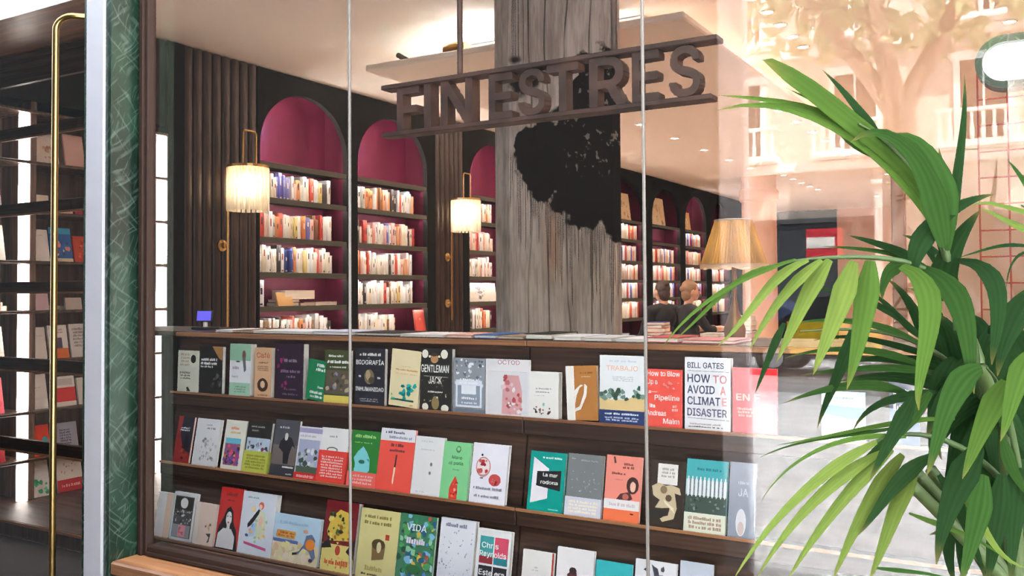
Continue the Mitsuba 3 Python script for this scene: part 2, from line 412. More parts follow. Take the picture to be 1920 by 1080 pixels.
BOOKS = [
    (1, -3.584, 0.149, 0.194, 0.012, 0, 'd3d2bd', 'thin sage cream book with a black oval, leftmost on the top window ledge', [('e', 0.72, 0.8, 0.12, 0.1, '1c1b19'), ('w', 0.1, 0.62, 0.55, 0.95, 4, 'b9a58a', 1), ('w', 0.08, 0.3, 0.6, 0.5, 3, '77715f', 2), ('p', [(0.45, 0.02), (0.62, 0.02), (0.5, 0.13), (0.42, 0.1)], '2a2824')], None),
    (1, -3.435, 0.154, 0.218, 0.022, 0, '1d1c1b', 'black book with white title lines and an amber corner on the top ledge', [('p', [(0.55, 1), (1, 1), (1, 0.7), (0.85, 0.75)], 'a87a4a'), ('w', 0.05, 0.6, 0.8, 0.76, 2, 'e8e6e0', 3), ('w', 0.05, 0.54, 0.6, 0.6, 1, 'c9c6c0', 4), ('n', 5, 9, 0.3, 0.12, 0.98, 0.4, 0.09, ['3b3a38', '55534f', '2b2a29'])], None),
    (1, -3.232, 0.133, 0.233, 0.034, 0, 'eceeec', 'mint and white book with a small standing figure on its cover on the top ledge', [('r', 0, 0.68, 1, 1, '94bf9f'), ('r', 0, 0, 1, 0.25, 'a3c9ad'), ('e', 0.68, 0.78, 0.09, 0.1, '7a5648'), ('p', [(0.6, 0.75), (0.74, 0.75), (0.8, 0.5), (0.7, 0.45)], '6f6a6c'), ('e', 0.4, 0.66, 0.1, 0.015, '3a3733'), ('w', 0.1, 0.5, 0.5, 0.58, 1, 'b9a9b0', 6), ('w', 0.1, 0.34, 0.45, 0.4, 1, 'b5b5b8', 7), ('w', 0.25, 0.06, 0.8, 0.2, 3, '75a585', 8)], None),
    (1, -3.072, 0.102, 0.22, 0.022, 0, 'd9ab82', 'tan book titled Café with a dark wreath on its cover on the top ledge', [('t', 0.5, 0.8, 0.1, 'Cafè', 'b5683f'), ('w', 0.2, 0.68, 0.8, 0.72, 1, '6d4a37', 9), ('w', 0.15, 0.53, 0.85, 0.64, 3, '9c6a4a', 10), ('e', 0.5, 0.25, 0.32, 0.135, '3a241c'), ('e', 0.5, 0.26, 0.14, 0.075, 'd9b18c'), ('w', 0.2, 0.03, 0.8, 0.07, 1, '8f6246', 11)], None),
    (1, -2.944, 0.164, 0.242, 0.036, 0, '271a29', 'dark purple hardcover with magenta flowers on its left side on the top ledge', [('n', 12, 9, 0.02, 0.2, 0.4, 0.95, 0.1, ['6d1d4c', '8a2260', '4b1838']), ('w', 0.3, 0.66, 0.8, 0.74, 1, '8d8090', 13), ('w', 0.2, 0.47, 0.9, 0.54, 1, '75657a', 14), ('w', 0.35, 0.38, 0.75, 0.44, 1, '6f6074', 15), ('w', 0.3, 0.16, 0.8, 0.2, 1, '584c5b', 16), ('w', 0.25, 0.07, 0.85, 0.12, 1, '584c5b', 17)], None),
    (1, -2.764, 0.1, 0.171, 0.012, 6, '1f7a4d', 'dark green book with white lettering leaning between two others on the top ledge', [('w', 0.45, 0.72, 0.98, 0.94, 2, 'e9efe9', 18), ('w', 0.6, 0.3, 0.98, 0.38, 1, 'e9efe9', 19), ('w', 0.2, 0.05, 0.95, 0.25, 2, 'e9efe9', 20)], None),
    (1, -2.658, 0.141, 0.221, 0.02, 0, '3d4528', 'olive book with an old photograph over a yellow strip on the top ledge', [('w', 0.15, 0.86, 0.75, 0.92, 1, 'dfe0d6', 21), ('w', 0.05, 0.74, 0.95, 0.82, 1, 'f0efe8', 22), ('w', 0.15, 0.66, 0.85, 0.7, 1, 'd5d5c8', 23), ('r', 0.06, 0.17, 0.97, 0.62, '5a5245'), ('n', 24, 14, 0.1, 0.2, 0.95, 0.58, 0.12, ['2e2a25', 'b7a58e', '8a7963', '443c33', '8d88a0']), ('r', 0, 0, 1, 0.14, 'e2cf62')], None),
    (1, -2.488, 0.154, 0.233, 0.022, 0, '23222a', 'black book with a small face portrait between white capitals on the top ledge', [('w', 0.12, 0.86, 0.86, 0.93, 1, 'dcdad6', 25), ('t', 0.5, 0.715, 0.075, 'BIOGRAFÍA', 'f0eee8'), ('t', 0.45, 0.82, 0.02, 'DE', 'cfcac2'), ('e', 0.48, 0.5, 0.17, 0.13, '7a6a52'), ('e', 0.44, 0.53, 0.08, 0.09, 'ad9877'), ('e', 0.56, 0.44, 0.1, 0.06, '4d4335'), ('r', 0.12, 0.49, 0.2, 0.52, 'dcdad6'), ('r', 0.76, 0.47, 0.86, 0.5, 'dcdad6'), ('t', 0.5, 0.25, 0.07, 'INHUMANIDAD', 'f0eee8'), ('w', 0.15, 0.06, 0.8, 0.13, 2, '8f8d92', 26)], None),
    (1, -2.312, 0.147, 0.226, 0.012, 4, 'ecdcae', 'pale yellow book with a teal tree shape on its cover on the top ledge', [('n', 27, 14, 0.35, 0.12, 0.85, 0.4, 0.13, ['1fa59b', '17857f', '2ab3a5', '0f6d70']), ('r', 0.1, 0.1, 0.85, 0.13, '174d44'), ('n', 28, 4, 0.08, 0.1, 0.25, 0.2, 0.05, ['2e9d75', '4fb08a']), ('w', 0.15, 0.63, 0.95, 0.67, 1, 'd39a63', 29), ('w', 0.15, 0.57, 0.9, 0.59, 1, 'd8b983', 30), ('w', 0.3, 0.7, 0.7, 0.72, 1, 'cdbb8c', 31), ('e', 0.78, 0.04, 0.06, 0.012, 'c9a15c')], None),
    (1, -2.155, 0.151, 0.241, 0.026, 0, '22211f', 'black book with white flowers around bold white capitals on the top ledge', [('e', 0.15, 0.91, 0.1, 0.07, 'e9e2cf'), ('e', 0.76, 0.91, 0.11, 0.075, 'e9e2cf'), ('e', 0.45, 0.83, 0.12, 0.07, 'c08d63'), ('e', 0.44, 0.9, 0.1, 0.03, '3b2a22'), ('e', 0.3, 0.87, 0.04, 0.02, 'e9e2cf'), ('e', 0.6, 0.87, 0.04, 0.02, 'e9e2cf'), ('t', 0.47, 0.615, 0.115, 'GENTLEMAN', 'f2efe8', 0.88), ('l', 0.12, 0.55, 0.88, 0.54, 0.012, 'b5b0a6'), ('t', 0.48, 0.43, 0.11, 'JACK', 'f2efe8', 0.42), ('w', 0.25, 0.28, 0.75, 0.32, 1, 'dcd8ce', 32), ('e', 0.5, 0.12, 0.12, 0.11, '8a7a4e'), ('e', 0.18, 0.05, 0.1, 0.06, 'e9e2cf'), ('e', 0.8, 0.04, 0.12, 0.06, 'e9e2cf'), ('n', 33, 12, 0.05, 0.08, 0.95, 0.28, 0.03, ['e9e2cf', 'a79a6a', '5b5a50']), ('n', 34, 8, 0.05, 0.35, 0.95, 0.5, 0.04, ['44423d', '57503f'])], None),
    (1, -1.997, 0.146, 0.208, 0.014, 0, '8e949b', 'grey and white book with a patterned frame around its title on the top ledge', [('n', 35, 46, 0.03, 0.5, 0.97, 0.97, 0.06, ['e8ecf2', '4d535c', 'c6cdd6', '646b75', 'f2f5f8']), ('r', 0.1, 0.1, 0.92, 0.6, 'dfe5ee'), ('r', 0.16, 0.14, 0.86, 0.5, '8b98a6'), ('w', 0.2, 0.52, 0.8, 0.64, 2, 'f2f4f7', 36), ('r', 0.28, 0.34, 0.74, 0.5, 'e9edf2'), ('w', 0.25, 0.24, 0.78, 0.3, 1, 'eef1f5', 37), ('w', 0.25, 0.16, 0.78, 0.21, 1, 'dfe5ec', 38), ('r', 0.02, 0, 1, 0.07, '6f7883')], None),
    (1, -1.848, 0.19, 0.209, 0.012, 0, 'e4e0e0', 'wide white book with pale capitals over a pale red building drawing on the top ledge', [('t', 0.53, 0.91, 0.075, 'OCTOD', 'b98f96', 0.8), ('l', 0.08, 0.78, 0.95, 0.78, 0.008, 'c9c4c6'), ('r', 0.06, 0.05, 0.96, 0.77, 'dcdbdc'), ('p', [(0.38, 0.03), (0.82, 0.03), (0.84, 0.45), (0.76, 0.72), (0.48, 0.72), (0.4, 0.45)], 'd8a3a4'), ('n', 39, 22, 0.4, 0.05, 0.82, 0.68, 0.07, ['c46b6c', 'e3c3c3', 'b14d4f', 'd99a9b', 'efe5e4'])], None),
    (1, -1.658, 0.122, 0.168, 0.028, 0, 'eceae2', 'small ivory book with a tiny house picture near its foot on the top ledge', [('w', 0.2, 0.62, 0.75, 0.66, 1, '9a968e', 40), ('w', 0.2, 0.55, 0.75, 0.58, 1, '8c887f', 41), ('w', 0.15, 0.48, 0.55, 0.5, 1, 'b8b4aa', 42), ('n', 43, 12, 0.15, 0.1, 0.8, 0.24, 0.06, ['4a2f33', '3b4a3a', '7d5151', '2f2c2b']), ('e', 0.5, 0.3, 0.04, 0.04, '8fc5b0')], None),
    (1, -1.499, 0.122, 0.193, 0.02, -3, 'b2773f', 'brown kraft book tied with a white ribbon on the top ledge', [('r', 0, 0, 0.27, 1, 'efebe2'), ('w', 0.45, 0.85, 0.9, 0.9, 1, '8a5a33', 44), ('l', 0.5, 0.8, 0.8, 0.8, 0.01, 'e6d9c6'), ('p', [(0.27, 0.55), (0.48, 0.66), (0.56, 0.64), (0.44, 0.6), (0.33, 0.45), (0.28, 0.3)], 'f0ebe2'), ('p', [(0.6, 0.68), (0.69, 0.62), (0.65, 0.45), (0.45, 0.2), (0.27, 0.16), (0.28, 0.22), (0.42, 0.26), (0.57, 0.5)], 'f0ebe2')], None),
    (1, -1.373, 0.17, 0.237, 0.012, 0, 'e9ecec', 'tall white book with a green landscape and a navy strip on the top ledge', [('t', 0.5, 0.78, 0.07, 'TRABAJO', 'e8c3ad', 0.7), ('w', 0.2, 0.9, 0.85, 0.94, 1, 'ccd3dd', 45), ('w', 0.25, 0.62, 0.75, 0.7, 3, 'ccd0d2', 46), ('p', [(0.0, 0.2), (0.0, 0.38), (0.3, 0.35), (0.6, 0.36), (0.85, 0.45), (1, 0.42), (1, 0.2)], 'e3c58a'), ('n', 47, 26, 0.02, 0.36, 0.6, 0.48, 0.08, ['3d5b4c', '6f8a80', '2f4438', '8fa39c']), ('n', 48, 10, 0.75, 0.4, 0.98, 0.54, 0.08, ['33584a', '27493c', '7a9484']), ('r', 0, 0, 1, 0.2, '23305a'), ('w', 0.12, 0.13, 0.88, 0.17, 1, 'd7dcea', 49), ('w', 0.12, 0.04, 0.88, 0.11, 2, 'aeb7cf', 50)], None),
    (1, -1.199, 0.128, 0.195, 0.012, 0, 'ee5a4e', 'coral red book titled How to Blow Up a Pipeline on the top ledge', [('t', 0.5, 0.885, 0.085, 'How to Blow', 'f6e6df', 0.92), ('t', 0.18, 0.74, 0.085, 'Up a', 'f6e6df', 0.3), ('n', 51, 8, 0.45, 0.66, 0.95, 0.78, 0.05, ['f0877d', 'f29b92']), ('t', 0.6, 0.47, 0.085, 'Pipeline', 'f6e6df', 0.7), ('t', 0.2, 0.58, 0.06, 'a—', 'f6e6df', 0.25), ('t', 0.3, 0.2, 0.085, 'Andreas', 'f6e6df', 0.55), ('t', 0.72, 0.07, 0.085, 'Malm', 'f6e6df', 0.45), ('w', 0.05, 0.32, 0.3, 0.42, 1, 'f6e6df', 52), ('w', 0.7, 0.28, 0.9, 0.4, 2, 'f3b9b0', 53)], None),
    (1, -1.06, 0.156, 0.239, 0.028, 0, 'e6e7e9', 'white hardcover with a climate disaster title in dark and red capitals on the top ledge', [('L', 0.06, 0.855, 0.075, 'BILL GATES', '4a4f63', 0.8), ('l', 0.06, 0.815, 0.97, 0.81, 0.008, '5c5a66'), ('L', 0.06, 0.66, 0.105, 'HOW', '3f4560', 0.5), ('L', 0.62, 0.655, 0.105, 'TO', 'c98d92', 0.3), ('L', 0.06, 0.505, 0.105, 'AVOID', '3f4560', 0.6), ('L', 0.78, 0.5, 0.105, 'A', 'dc8f91', 0.12), ('L', 0.06, 0.35, 0.105, 'CLIMAT', '474a66', 0.72), ('L', 0.82, 0.35, 0.105, 'E', 'd88f92', 0.1), ('L', 0.06, 0.195, 0.1, 'DISASTER', '55546e', 0.86), ('l', 0.06, 0.165, 0.97, 0.15, 0.008, '4a4a52'), ('w', 0.06, 0.07, 0.8, 0.1, 1, 'b9a9a4', 54), ('w', 0.08, 0.035, 0.9, 0.06, 1, '6a6464', 55)], None),
    (1, -0.898, 0.144, 0.211, 0.012, 0, 'd65f62', 'salmon red book with a bright red strip along its head on the top ledge', [('r', 0.0, 0.0, 1, 1, 'dd7274'), ('r', 0.4, 0.9, 1, 0.99, 'ee2f35'), ('t', 0.35, 0.5, 0.1, 'EN F', 'f2c9bd', 0.6), ('w', 0.08, 0.25, 0.9, 0.4, 3, 'f2b8b0', 56)], None),
    (1, -0.618, 0.127, 0.149, 0.012, 0, 'bfd3d6', 'pale blue book with a sea photograph behind the palm on the top ledge', [('r', 0, 0.0, 1, 0.55, 'd8dbe0'), ('p', [(0, 0.5), (1, 0.42), (1, 0.68), (0, 0.72)], '3f7f8c'), ('p', [(0, 0.1), (0.35, 0.2), (0.6, 0.45), (0, 0.55)], '8fb3bf'), ('p', [(0.75, 0.1), (0.95, 0.2), (1, 0.5), (0.72, 0.45)], '9fbfcd'), ('w', 0.2, 0.84, 0.8, 0.9, 1, '8fa7ad', 57)], None),
    (1, -0.422, 0.082, 0.216, 0.012, 0, '2d4a66', 'dark blue book with white lettering half hidden behind the palm on the top ledge', [('w', 0.1, 0.66, 0.9, 0.78, 1, 'e6edf2', 135), ('w', 0.1, 0.46, 0.9, 0.58, 1, 'e6edf2', 136), ('n', 58, 10, 0.05, 0.05, 0.95, 0.35, 0.09, ['5d7f9d', '9db6c9'])], None),
    (2, -3.542, 0.107, 0.212, 0.014, 0, '8e2f2d', 'dark red and navy book, leftmost on the second window ledge', [('p', [(0.3, 1), (1, 1), (1, 0.2), (0.55, 0.3), (0.25, 0.6)], '23212c'), ('n', 59, 9, 0.4, 0.02, 1, 0.35, 0.12, ['6d2b20', '9a4a2c', '4c1f1f']), ('w', 0.2, 0.68, 0.8, 0.78, 2, 'ece9e5', 60), ('p', [(0.6, 0.62), (0.8, 0.6), (0.85, 0.35), (0.55, 0.3)], '17171b')], None),
    (2, -3.413, 0.156, 0.211, 0.016, 0, 'e7e6e4', 'white book with a grey pencil drawing on its cover on the second ledge', [('w', 0.4, 0.85, 0.7, 0.89, 1, 'b3aeb3', 61), ('w', 0.4, 0.77, 0.85, 0.83, 1, '8f8a8d', 62), ('n', 63, 34, 0.3, 0.12, 0.95, 0.6, 0.07, ['c6c4c4', 'a9a7a8', '8b898b', 'd6d4d4'])], None),
    (2, -3.223, 0.132, 0.216, 0.016, 0, 'e8e4d2', 'cream book with an orange title over a bright painted village on the second ledge', [('w', 0.25, 0.8, 0.7, 0.88, 1, 'e08a6c', 64), ('w', 0.25, 0.72, 0.75, 0.78, 1, 'cbb77a', 65), ('r', 0.1, 0.08, 0.82, 0.63, '8d5a7a'), ('r', 0.1, 0.52, 0.82, 0.63, '69b7c9'), ('n', 66, 34, 0.12, 0.1, 0.8, 0.5, 0.1, ['d24a5a', '5a4aa8', 'e08a3a', 'b03a8a', '44406a', 'd8607a', '2f2a3a'])], None),
    (2, -3.084, 0.147, 0.218, 0.018, 0, '22211f', 'black book with two photographs and a lime yellow paper band on the second ledge', [('w', 0.15, 0.88, 0.7, 0.93, 1, '8d8b88', 67), ('w', 0.15, 0.8, 0.5, 0.85, 1, '77756f', 68), ('r', 0.04, 0.42, 1, 0.68, 'b7c6d4'), ('n', 69, 16, 0.05, 0.44, 0.98, 0.64, 0.09, ['3a3d44', 'e6eaee', '5d6570', '7f3550', '8fa3b8']), ('l', 0.5, 0.42, 0.5, 0.68, 0.02, 'e6eaee')], (0.42, 'b9bd52', '8c8f35')),
    (2, -2.918, 0.141, 0.238, 0.016, 0, '4a4a50', 'charcoal book with a photograph of a bending dark figure on the second ledge', [('r', 0, 0.2, 1, 0.55, '6a615d'), ('r', 0, 0, 1, 0.2, '35343b'), ('w', 0.15, 0.84, 0.6, 0.89, 1, 'bfc0c6', 70), ('p', [(0.3, 0.62), (0.5, 0.72), (0.75, 0.68), (0.95, 0.5), (0.8, 0.55), (0.72, 0.4), (0.7, 0.22), (0.5, 0.22), (0.45, 0.42), (0.25, 0.5)], '222126'), ('e', 0.52, 0.7, 0.07, 0.07, 'c9c2bd'), ('r', 0.5, 0.15, 0.95, 0.18, 'cfcac6'), ('w', 0.65, 0.03, 0.95, 0.07, 1, 'a9a4a0', 71)], None),
    (2, -2.774, 0.13, 0.218, 0.012, 0, 'e7e4e6', 'white book with a misty agave photograph and narrow red band on the second ledge', [('r', 0, 0.88, 1, 0.97, 'a7a0bf'), ('w', 0.05, 0.79, 0.75, 0.85, 1, 'bdbac0', 72), ('r', 0.05, 0.12, 0.95, 0.75, 'a9aec4'), ('n', 73, 22, 0.08, 0.22, 0.92, 0.55, 0.12, ['6d7a75', 'dfe3e6', '44504a', 'b9c3c6']), ('r', 0.05, 0.1, 0.95, 0.24, '4d5a4a')], (0.12, 'c8312f', 'e9a5a0')),
    (2, -2.648, 0.151, 0.222, 0.014, 0, 'eeebe4', 'ivory book with a wide red paper band over its lower half on the second ledge', [('w', 0.25, 0.82, 0.6, 0.87, 1, 'a9a59f', 74), ('e', 0.45, 0.6, 0.2, 0.05, '77736f'), ('e', 0.45, 0.595, 0.16, 0.035, 'eeebe4')], (0.58, 'e8483f', 'f4b5aa')),
    (2, -2.483, 0.147, 0.223, 0.014, 0, '2f7a34', 'green book with a pale blue face and a coral band on the second ledge', [('w', 0.1, 0.86, 0.85, 0.94, 1, '9fd07f', 75), ('w', 0.1, 0.77, 0.8, 0.8, 1, '8fbf78', 76), ('p', [(0.45, 0.72), (0.6, 0.62), (0.72, 0.5), (0.75, 0.3), (0.68, 0.26), (0.2, 0.26), (0.22, 0.4), (0.15, 0.5), (0.28, 0.62)], '7fd0d0'), ('e', 0.45, 0.44, 0.11, 0.035, '2f6a5a'), ('p', [(0.35, 0.5), (0.6, 0.5), (0.72, 0.44), (0.7, 0.5)], '4a9a90')], (0.26, 'ee6a60', 'f6b0a6')),
    (2, -2.333, 0.172, 0.242, 0.012, 0, 'f0584a', 'white headed coral red book with a small knife drawing on the second ledge', [('r', 0, 0.8, 1, 1, 'e6e4e6'), ('w', 0.08, 0.91, 0.75, 0.97, 1, '6f7286', 77), ('w', 0.2, 0.83, 0.9, 0.89, 1, '9a9cab', 78), ('w', 0.3, 0.7, 0.7, 0.77, 1, '5c2e30', 130), ('w', 0.28, 0.62, 0.75, 0.68, 1, '6b3234', 131), ('l', 0.52, 0.58, 0.5, 0.38, 0.04, '3a2226'), ('p', [(0.47, 0.38), (0.53, 0.38), (0.5, 0.1), (0.46, 0.14)], 'f5c9a8')], None),
    (2, -2.158, 0.137, 0.223, 0.014, 0, 'e4e2de', 'plain white book with two tiny dots on its cover on the second ledge', [('w', 0.2, 0.9, 0.6, 0.93, 1, 'b9c4c4', 79), ('w', 0.2, 0.76, 0.7, 0.79, 1, 'c4c4bf', 80), ('e', 0.62, 0.53, 0.04, 0.03, '6b6a68'), ('e', 0.6, 0.38, 0.04, 0.03, '77767a'), ('w', 0.15, 0.04, 0.5, 0.07, 1, 'c4c2bd', 81)], None),
    (2, -2.021, 0.124, 0.213, 0.014, 0, '83cf8e', 'light green book with a red figure at its foot on the second ledge', [('e', 0.55, 0.87, 0.09, 0.06, '4f7f58'), ('e', 0.55, 0.88, 0.06, 0.035, '83cf8e'), ('t', 0.52, 0.7, 0.055, 'Mare', '3f7a4c', 0.42), ('t', 0.5, 0.6, 0.055, 'el patís', '3f7a4c', 0.55), ('w', 0.4, 0.5, 0.65, 0.53, 1, '5f9a68', 82), ('p', [(0.35, 0), (0.33, 0.18), (0.42, 0.3), (0.52, 0.4), (0.6, 0.33), (0.64, 0.15), (0.64, 0)], 'd8463a'), ('n', 83, 9, 0.36, 0.02, 0.62, 0.3, 0.07, ['f0743f', 'a82a2c', 'f2a080'])], None),
    (2, -1.887, 0.156, 0.218, 0.018, 0, 'eceaf0', 'white book with cut pomegranates and a scribbled title on the second ledge', [('e', 0.33, 0.6, 0.21, 0.17, 'c98f8c'), ('e', 0.33, 0.61, 0.18, 0.14, 'eeddd8'), ('n', 84, 12, 0.2, 0.52, 0.48, 0.72, 0.07, ['a8323a', '8a2430', 'c45a5a']), ('e', 0.68, 0.4, 0.17, 0.1, 'c4504f'), ('n', 85, 8, 0.58, 0.34, 0.8, 0.46, 0.05, ['8e2630', 'e28f86', 'd86a62']), ('e', 0.28, 0.8, 0.03, 0.02, '2a2426'), ('w', 0.22, 0.4, 0.35, 0.43, 1, '4a4648', 86), ('w', 0.1, 0.22, 0.9, 0.28, 1, '8a8a98', 87), ('w', 0.12, 0.09, 0.85, 0.15, 1, '8a8a98', 88)], None),
    (2, -1.637, 0.143, 0.208, 0.016, 0, '0f9488', 'teal book with a white door shape and black label on the second ledge', [('p', [(0.08, 0.12), (0.1, 0.9), (0.55, 0.72), (0.56, 0.22)], 'eee9ec'), ('p', [(0.22, 0.42), (0.22, 0.66), (0.9, 0.7), (0.9, 0.36)], '1d1c1e'), ('t', 0.6, 0.585, 0.06, 'La mar', 'f2efe8', 0.42), ('t', 0.58, 0.46, 0.06, 'rodona', 'f2efe8', 0.5), ('w', 0.35, 0.88, 0.95, 0.93, 1, 'd9efe9', 89), ('w', 0.6, 0.03, 0.9, 0.06, 1, '7fcfc4', 90)], None),
    (2, -1.484, 0.138, 0.212, 0.014, 0, '767b7b', 'grey book with white chalk figures above a pale rainbow paper band on the second ledge', [('n', 91, 26, 0.1, 0.38, 0.95, 0.75, 0.03, ['9da3a3', 'b3b9b8', '8a9090']), ('w', 0.35, 0.88, 0.85, 0.92, 1, '949a9a', 92), ('w', 0.05, 0.9, 0.25, 0.94, 1, '949a9a', 93)], (0.3, 'd3d2da', 'f0e6d0')),
    (2, -1.336, 0.131, 0.219, 0.014, 0, 'ee8f7e', 'salmon pink book with a printed face and orange foot on the second ledge', [('l', 0.22, 0.98, 0.26, 0.88, 0.05, '4a2a28'), ('w', 0.45, 0.8, 0.8, 0.9, 2, '8a443f', 132), ('w', 0.15, 0.7, 0.6, 0.75, 1, '8a443f', 133), ('w', 0.25, 0.62, 0.55, 0.64, 1, 'd8786c', 94), ('e', 0.78, 0.56, 0.17, 0.13, '3a1f20'), ('e', 0.79, 0.54, 0.08, 0.08, 'e8b8a4'), ('p', [(0.3, 0.3), (0.45, 0.42), (0.7, 0.46), (0.8, 0.36), (0.6, 0.3)], '4a2628'), ('e', 0.6, 0.38, 0.09, 0.05, 'b56a5c'), ('r', 0, 0.18, 1, 0.33, 'eee6e4'), ('w', 0.1, 0.22, 0.9, 0.29, 1, 'cfc4c4', 95), ('r', 0, 0, 1, 0.18, 'f0784f'), ('e', 0.8, 0.13, 0.05, 0.012, '5c2a20')], None),
    (2, -1.17, 0.121, 0.217, 0.016, 0, '2e2620', 'dark brown book with a cream title card above sculpted pale bodies on the second ledge', [('r', 0.2, 0.64, 0.78, 0.95, 'e6e2da'), ('w', 0.28, 0.74, 0.7, 0.9, 3, 'a9a49a', 96), ('p', [(0.05, 0.6), (0.25, 0.66), (0.45, 0.62), (0.62, 0.64), (0.85, 0.6), (0.9, 0.5), (0.72, 0.52), (0.8, 0.3), (0.72, 0.14), (0.4, 0.08), (0.3, 0.14), (0.55, 0.18), (0.6, 0.3), (0.35, 0.28), (0.1, 0.22), (0.3, 0.4), (0.1, 0.46)], 'c9b795'), ('e', 0.4, 0.56, 0.1, 0.06, '8a7656'), ('e', 0.55, 0.44, 0.09, 0.05, '5a4a36'), ('p', [(0, 0.05), (0.25, 0.1), (0.55, 0.2), (0.5, 0.28), (0.15, 0.28), (0, 0.2)], '2a2724'), ('p', [(0.4, 0.42), (0.7, 0.3), (0.75, 0.22), (0.45, 0.36)], 'e3d6b8')], None),
    (2, -1.046, 0.137, 0.231, 0.018, 0, '4aa8ad', 'teal headed book with a snowy row of trees on the second ledge', [('w', 0.25, 0.84, 0.85, 0.9, 1, '2f7f88', 97), ('r', 0.0, 0.5, 1, 0.72, 'cfdadd'), ('r', 0, 0.26, 1, 0.5, '3d4d47'), ('l', 0.06, 0.48, 0.06, 0.76, 0.03, 'e8eeee'), ('l', 0.16, 0.48, 0.16, 0.76, 0.03, 'e8eeee'), ('l', 0.26, 0.48, 0.26, 0.76, 0.03, 'e8eeee'), ('l', 0.36000000000000004, 0.48, 0.36000000000000004, 0.76, 0.03, 'e8eeee'), ('l', 0.46, 0.48, 0.46, 0.76, 0.03, 'e8eeee'), ('l', 0.56, 0.48, 0.56, 0.76, 0.03, 'e8eeee'), ('l', 0.6600000000000001, 0.48, 0.6600000000000001, 0.76, 0.03, 'e8eeee'), ('l', 0.76, 0.48, 0.76, 0.76, 0.03, 'e8eeee'), ('l', 0.8600000000000001, 0.48, 0.8600000000000001, 0.76, 0.03, 'e8eeee'), ('l', 0.96, 0.48, 0.96, 0.76, 0.03, 'e8eeee'), ('l', 0.11, 0.5, 0.11, 0.72, 0.02, '4f5a5a'), ('l', 0.21000000000000002, 0.5, 0.21000000000000002, 0.72, 0.02, '4f5a5a'), ('l', 0.31, 0.5, 0.31, 0.72, 0.02, '4f5a5a'), ('l', 0.41000000000000003, 0.5, 0.41000000000000003, 0.72, 0.02, '4f5a5a'), ('l', 0.51, 0.5, 0.51, 0.72, 0.02, '4f5a5a'), ('l', 0.61, 0.5, 0.61, 0.72, 0.02, '4f5a5a'), ('l', 0.7100000000000001, 0.5, 0.7100000000000001, 0.72, 0.02, '4f5a5a'), ('l', 0.81, 0.5, 0.81, 0.72, 0.02, '4f5a5a'), ('l', 0.91, 0.5, 0.91, 0.72, 0.02, '4f5a5a'), ('n', 98, 18, 0.03, 0.28, 0.97, 0.46, 0.05, ['2d3a34', '5a6a62', '77857c'])], (0.26, 'dcdfc9', 'a98f7a')),
    (2, -0.901, 0.083, 0.233, 0.014, 0, '8c95a3', 'blue grey book with a white shoe print, rightmost visible on the second ledge', [('w', 0.3, 0.7, 0.75, 0.76, 1, 'b9c0cb', 140), ('t', 0.55, 0.55, 0.1, 'JA', 'c2c8d2', 0.4), ('e', 0.5, 0.2, 0.2, 0.18, 'd9dade'), ('e', 0.5, 0.12, 0.12, 0.09, 'c9b8b4')], None),
    (3, -3.598, 0.097, 0.199, 0.02, 0, 'efe6e0', 'white book with a peach side, leftmost on the third ledge beside the frame', [('r', 0.6, 0, 1, 1, 'e3bfa8')], None),
    (3, -3.491, 0.147, 0.212, 0.02, 0, 'e3e2df', 'white bordered black and white patterned book with a pink word on the third ledge', [('r', 0.08, 0.06, 0.92, 0.92, '4b4a4a'), ('n', 99, 50, 0.1, 0.32, 0.9, 0.66, 0.05, ['c9c8c6', '24231f', '8e8d8b', 'e2e1de']), ('r', 0.1, 0.64, 0.9, 0.9, '24231f'), ('e', 0.52, 0.78, 0.17, 0.11, 'e9e7e2'), ('r', 0.1, 0.07, 0.9, 0.33, '8f8e90'), ('r', 0.38, 0.08, 0.7, 0.32, 'd98f98'), ('n', 100, 8, 0.4, 0.1, 0.68, 0.3, 0.05, ['c45a66', '9a6a72'])], None),
    (3, -3.336, 0.132, 0.181, 0.012, 0, 'e7cdbb', 'small peach book with a tiny brown sketch on the third ledge', [('r', 0.0, 0.0, 0.2, 1, 'ecdccf'), ('n', 101, 6, 0.55, 0.38, 0.85, 0.52, 0.07, ['b98a5a', '8f6a4a', 'd9b08a']), ('p', [(0.6, 0.28), (0.85, 0.3), (0.8, 0.1), (0.7, 0.06), (0.78, 0.2)], '4a3a36')], None),
    (3, -3.191, 0.137, 0.262, 0.016, 0, 'c3302c', 'red book with a drawn black haired woman in white on the third ledge', [('w', 0.25, 0.86, 0.75, 0.94, 1, '8a2624', 102), ('w', 0.3, 0.78, 0.65, 0.82, 1, '8a2624', 103), ('p', [(0.0, 0.0), (0.08, 0.35), (0.25, 0.5), (0.38, 0.66), (0.52, 0.7), (0.66, 0.62), (0.72, 0.45), (0.9, 0.3), (1, 0.0)], '1d1a1b'), ('e', 0.5, 0.5, 0.13, 0.12, 'eae6e2'), ('r', 0.44, 0.3, 0.58, 0.42, 'eae6e2'), ('p', [(0.05, 0.02), (0.08, 0.24), (0.3, 0.34), (0.66, 0.34), (0.85, 0.22), (0.85, 0.02)], 'e4e0de'), ('e', 0.5, 0.44, 0.04, 0.012, 'b02a2e'), ('r', 0.4, 0.53, 0.47, 0.545, '2a2426'), ('r', 0.54, 0.53, 0.61, 0.545, '2a2426')], None),
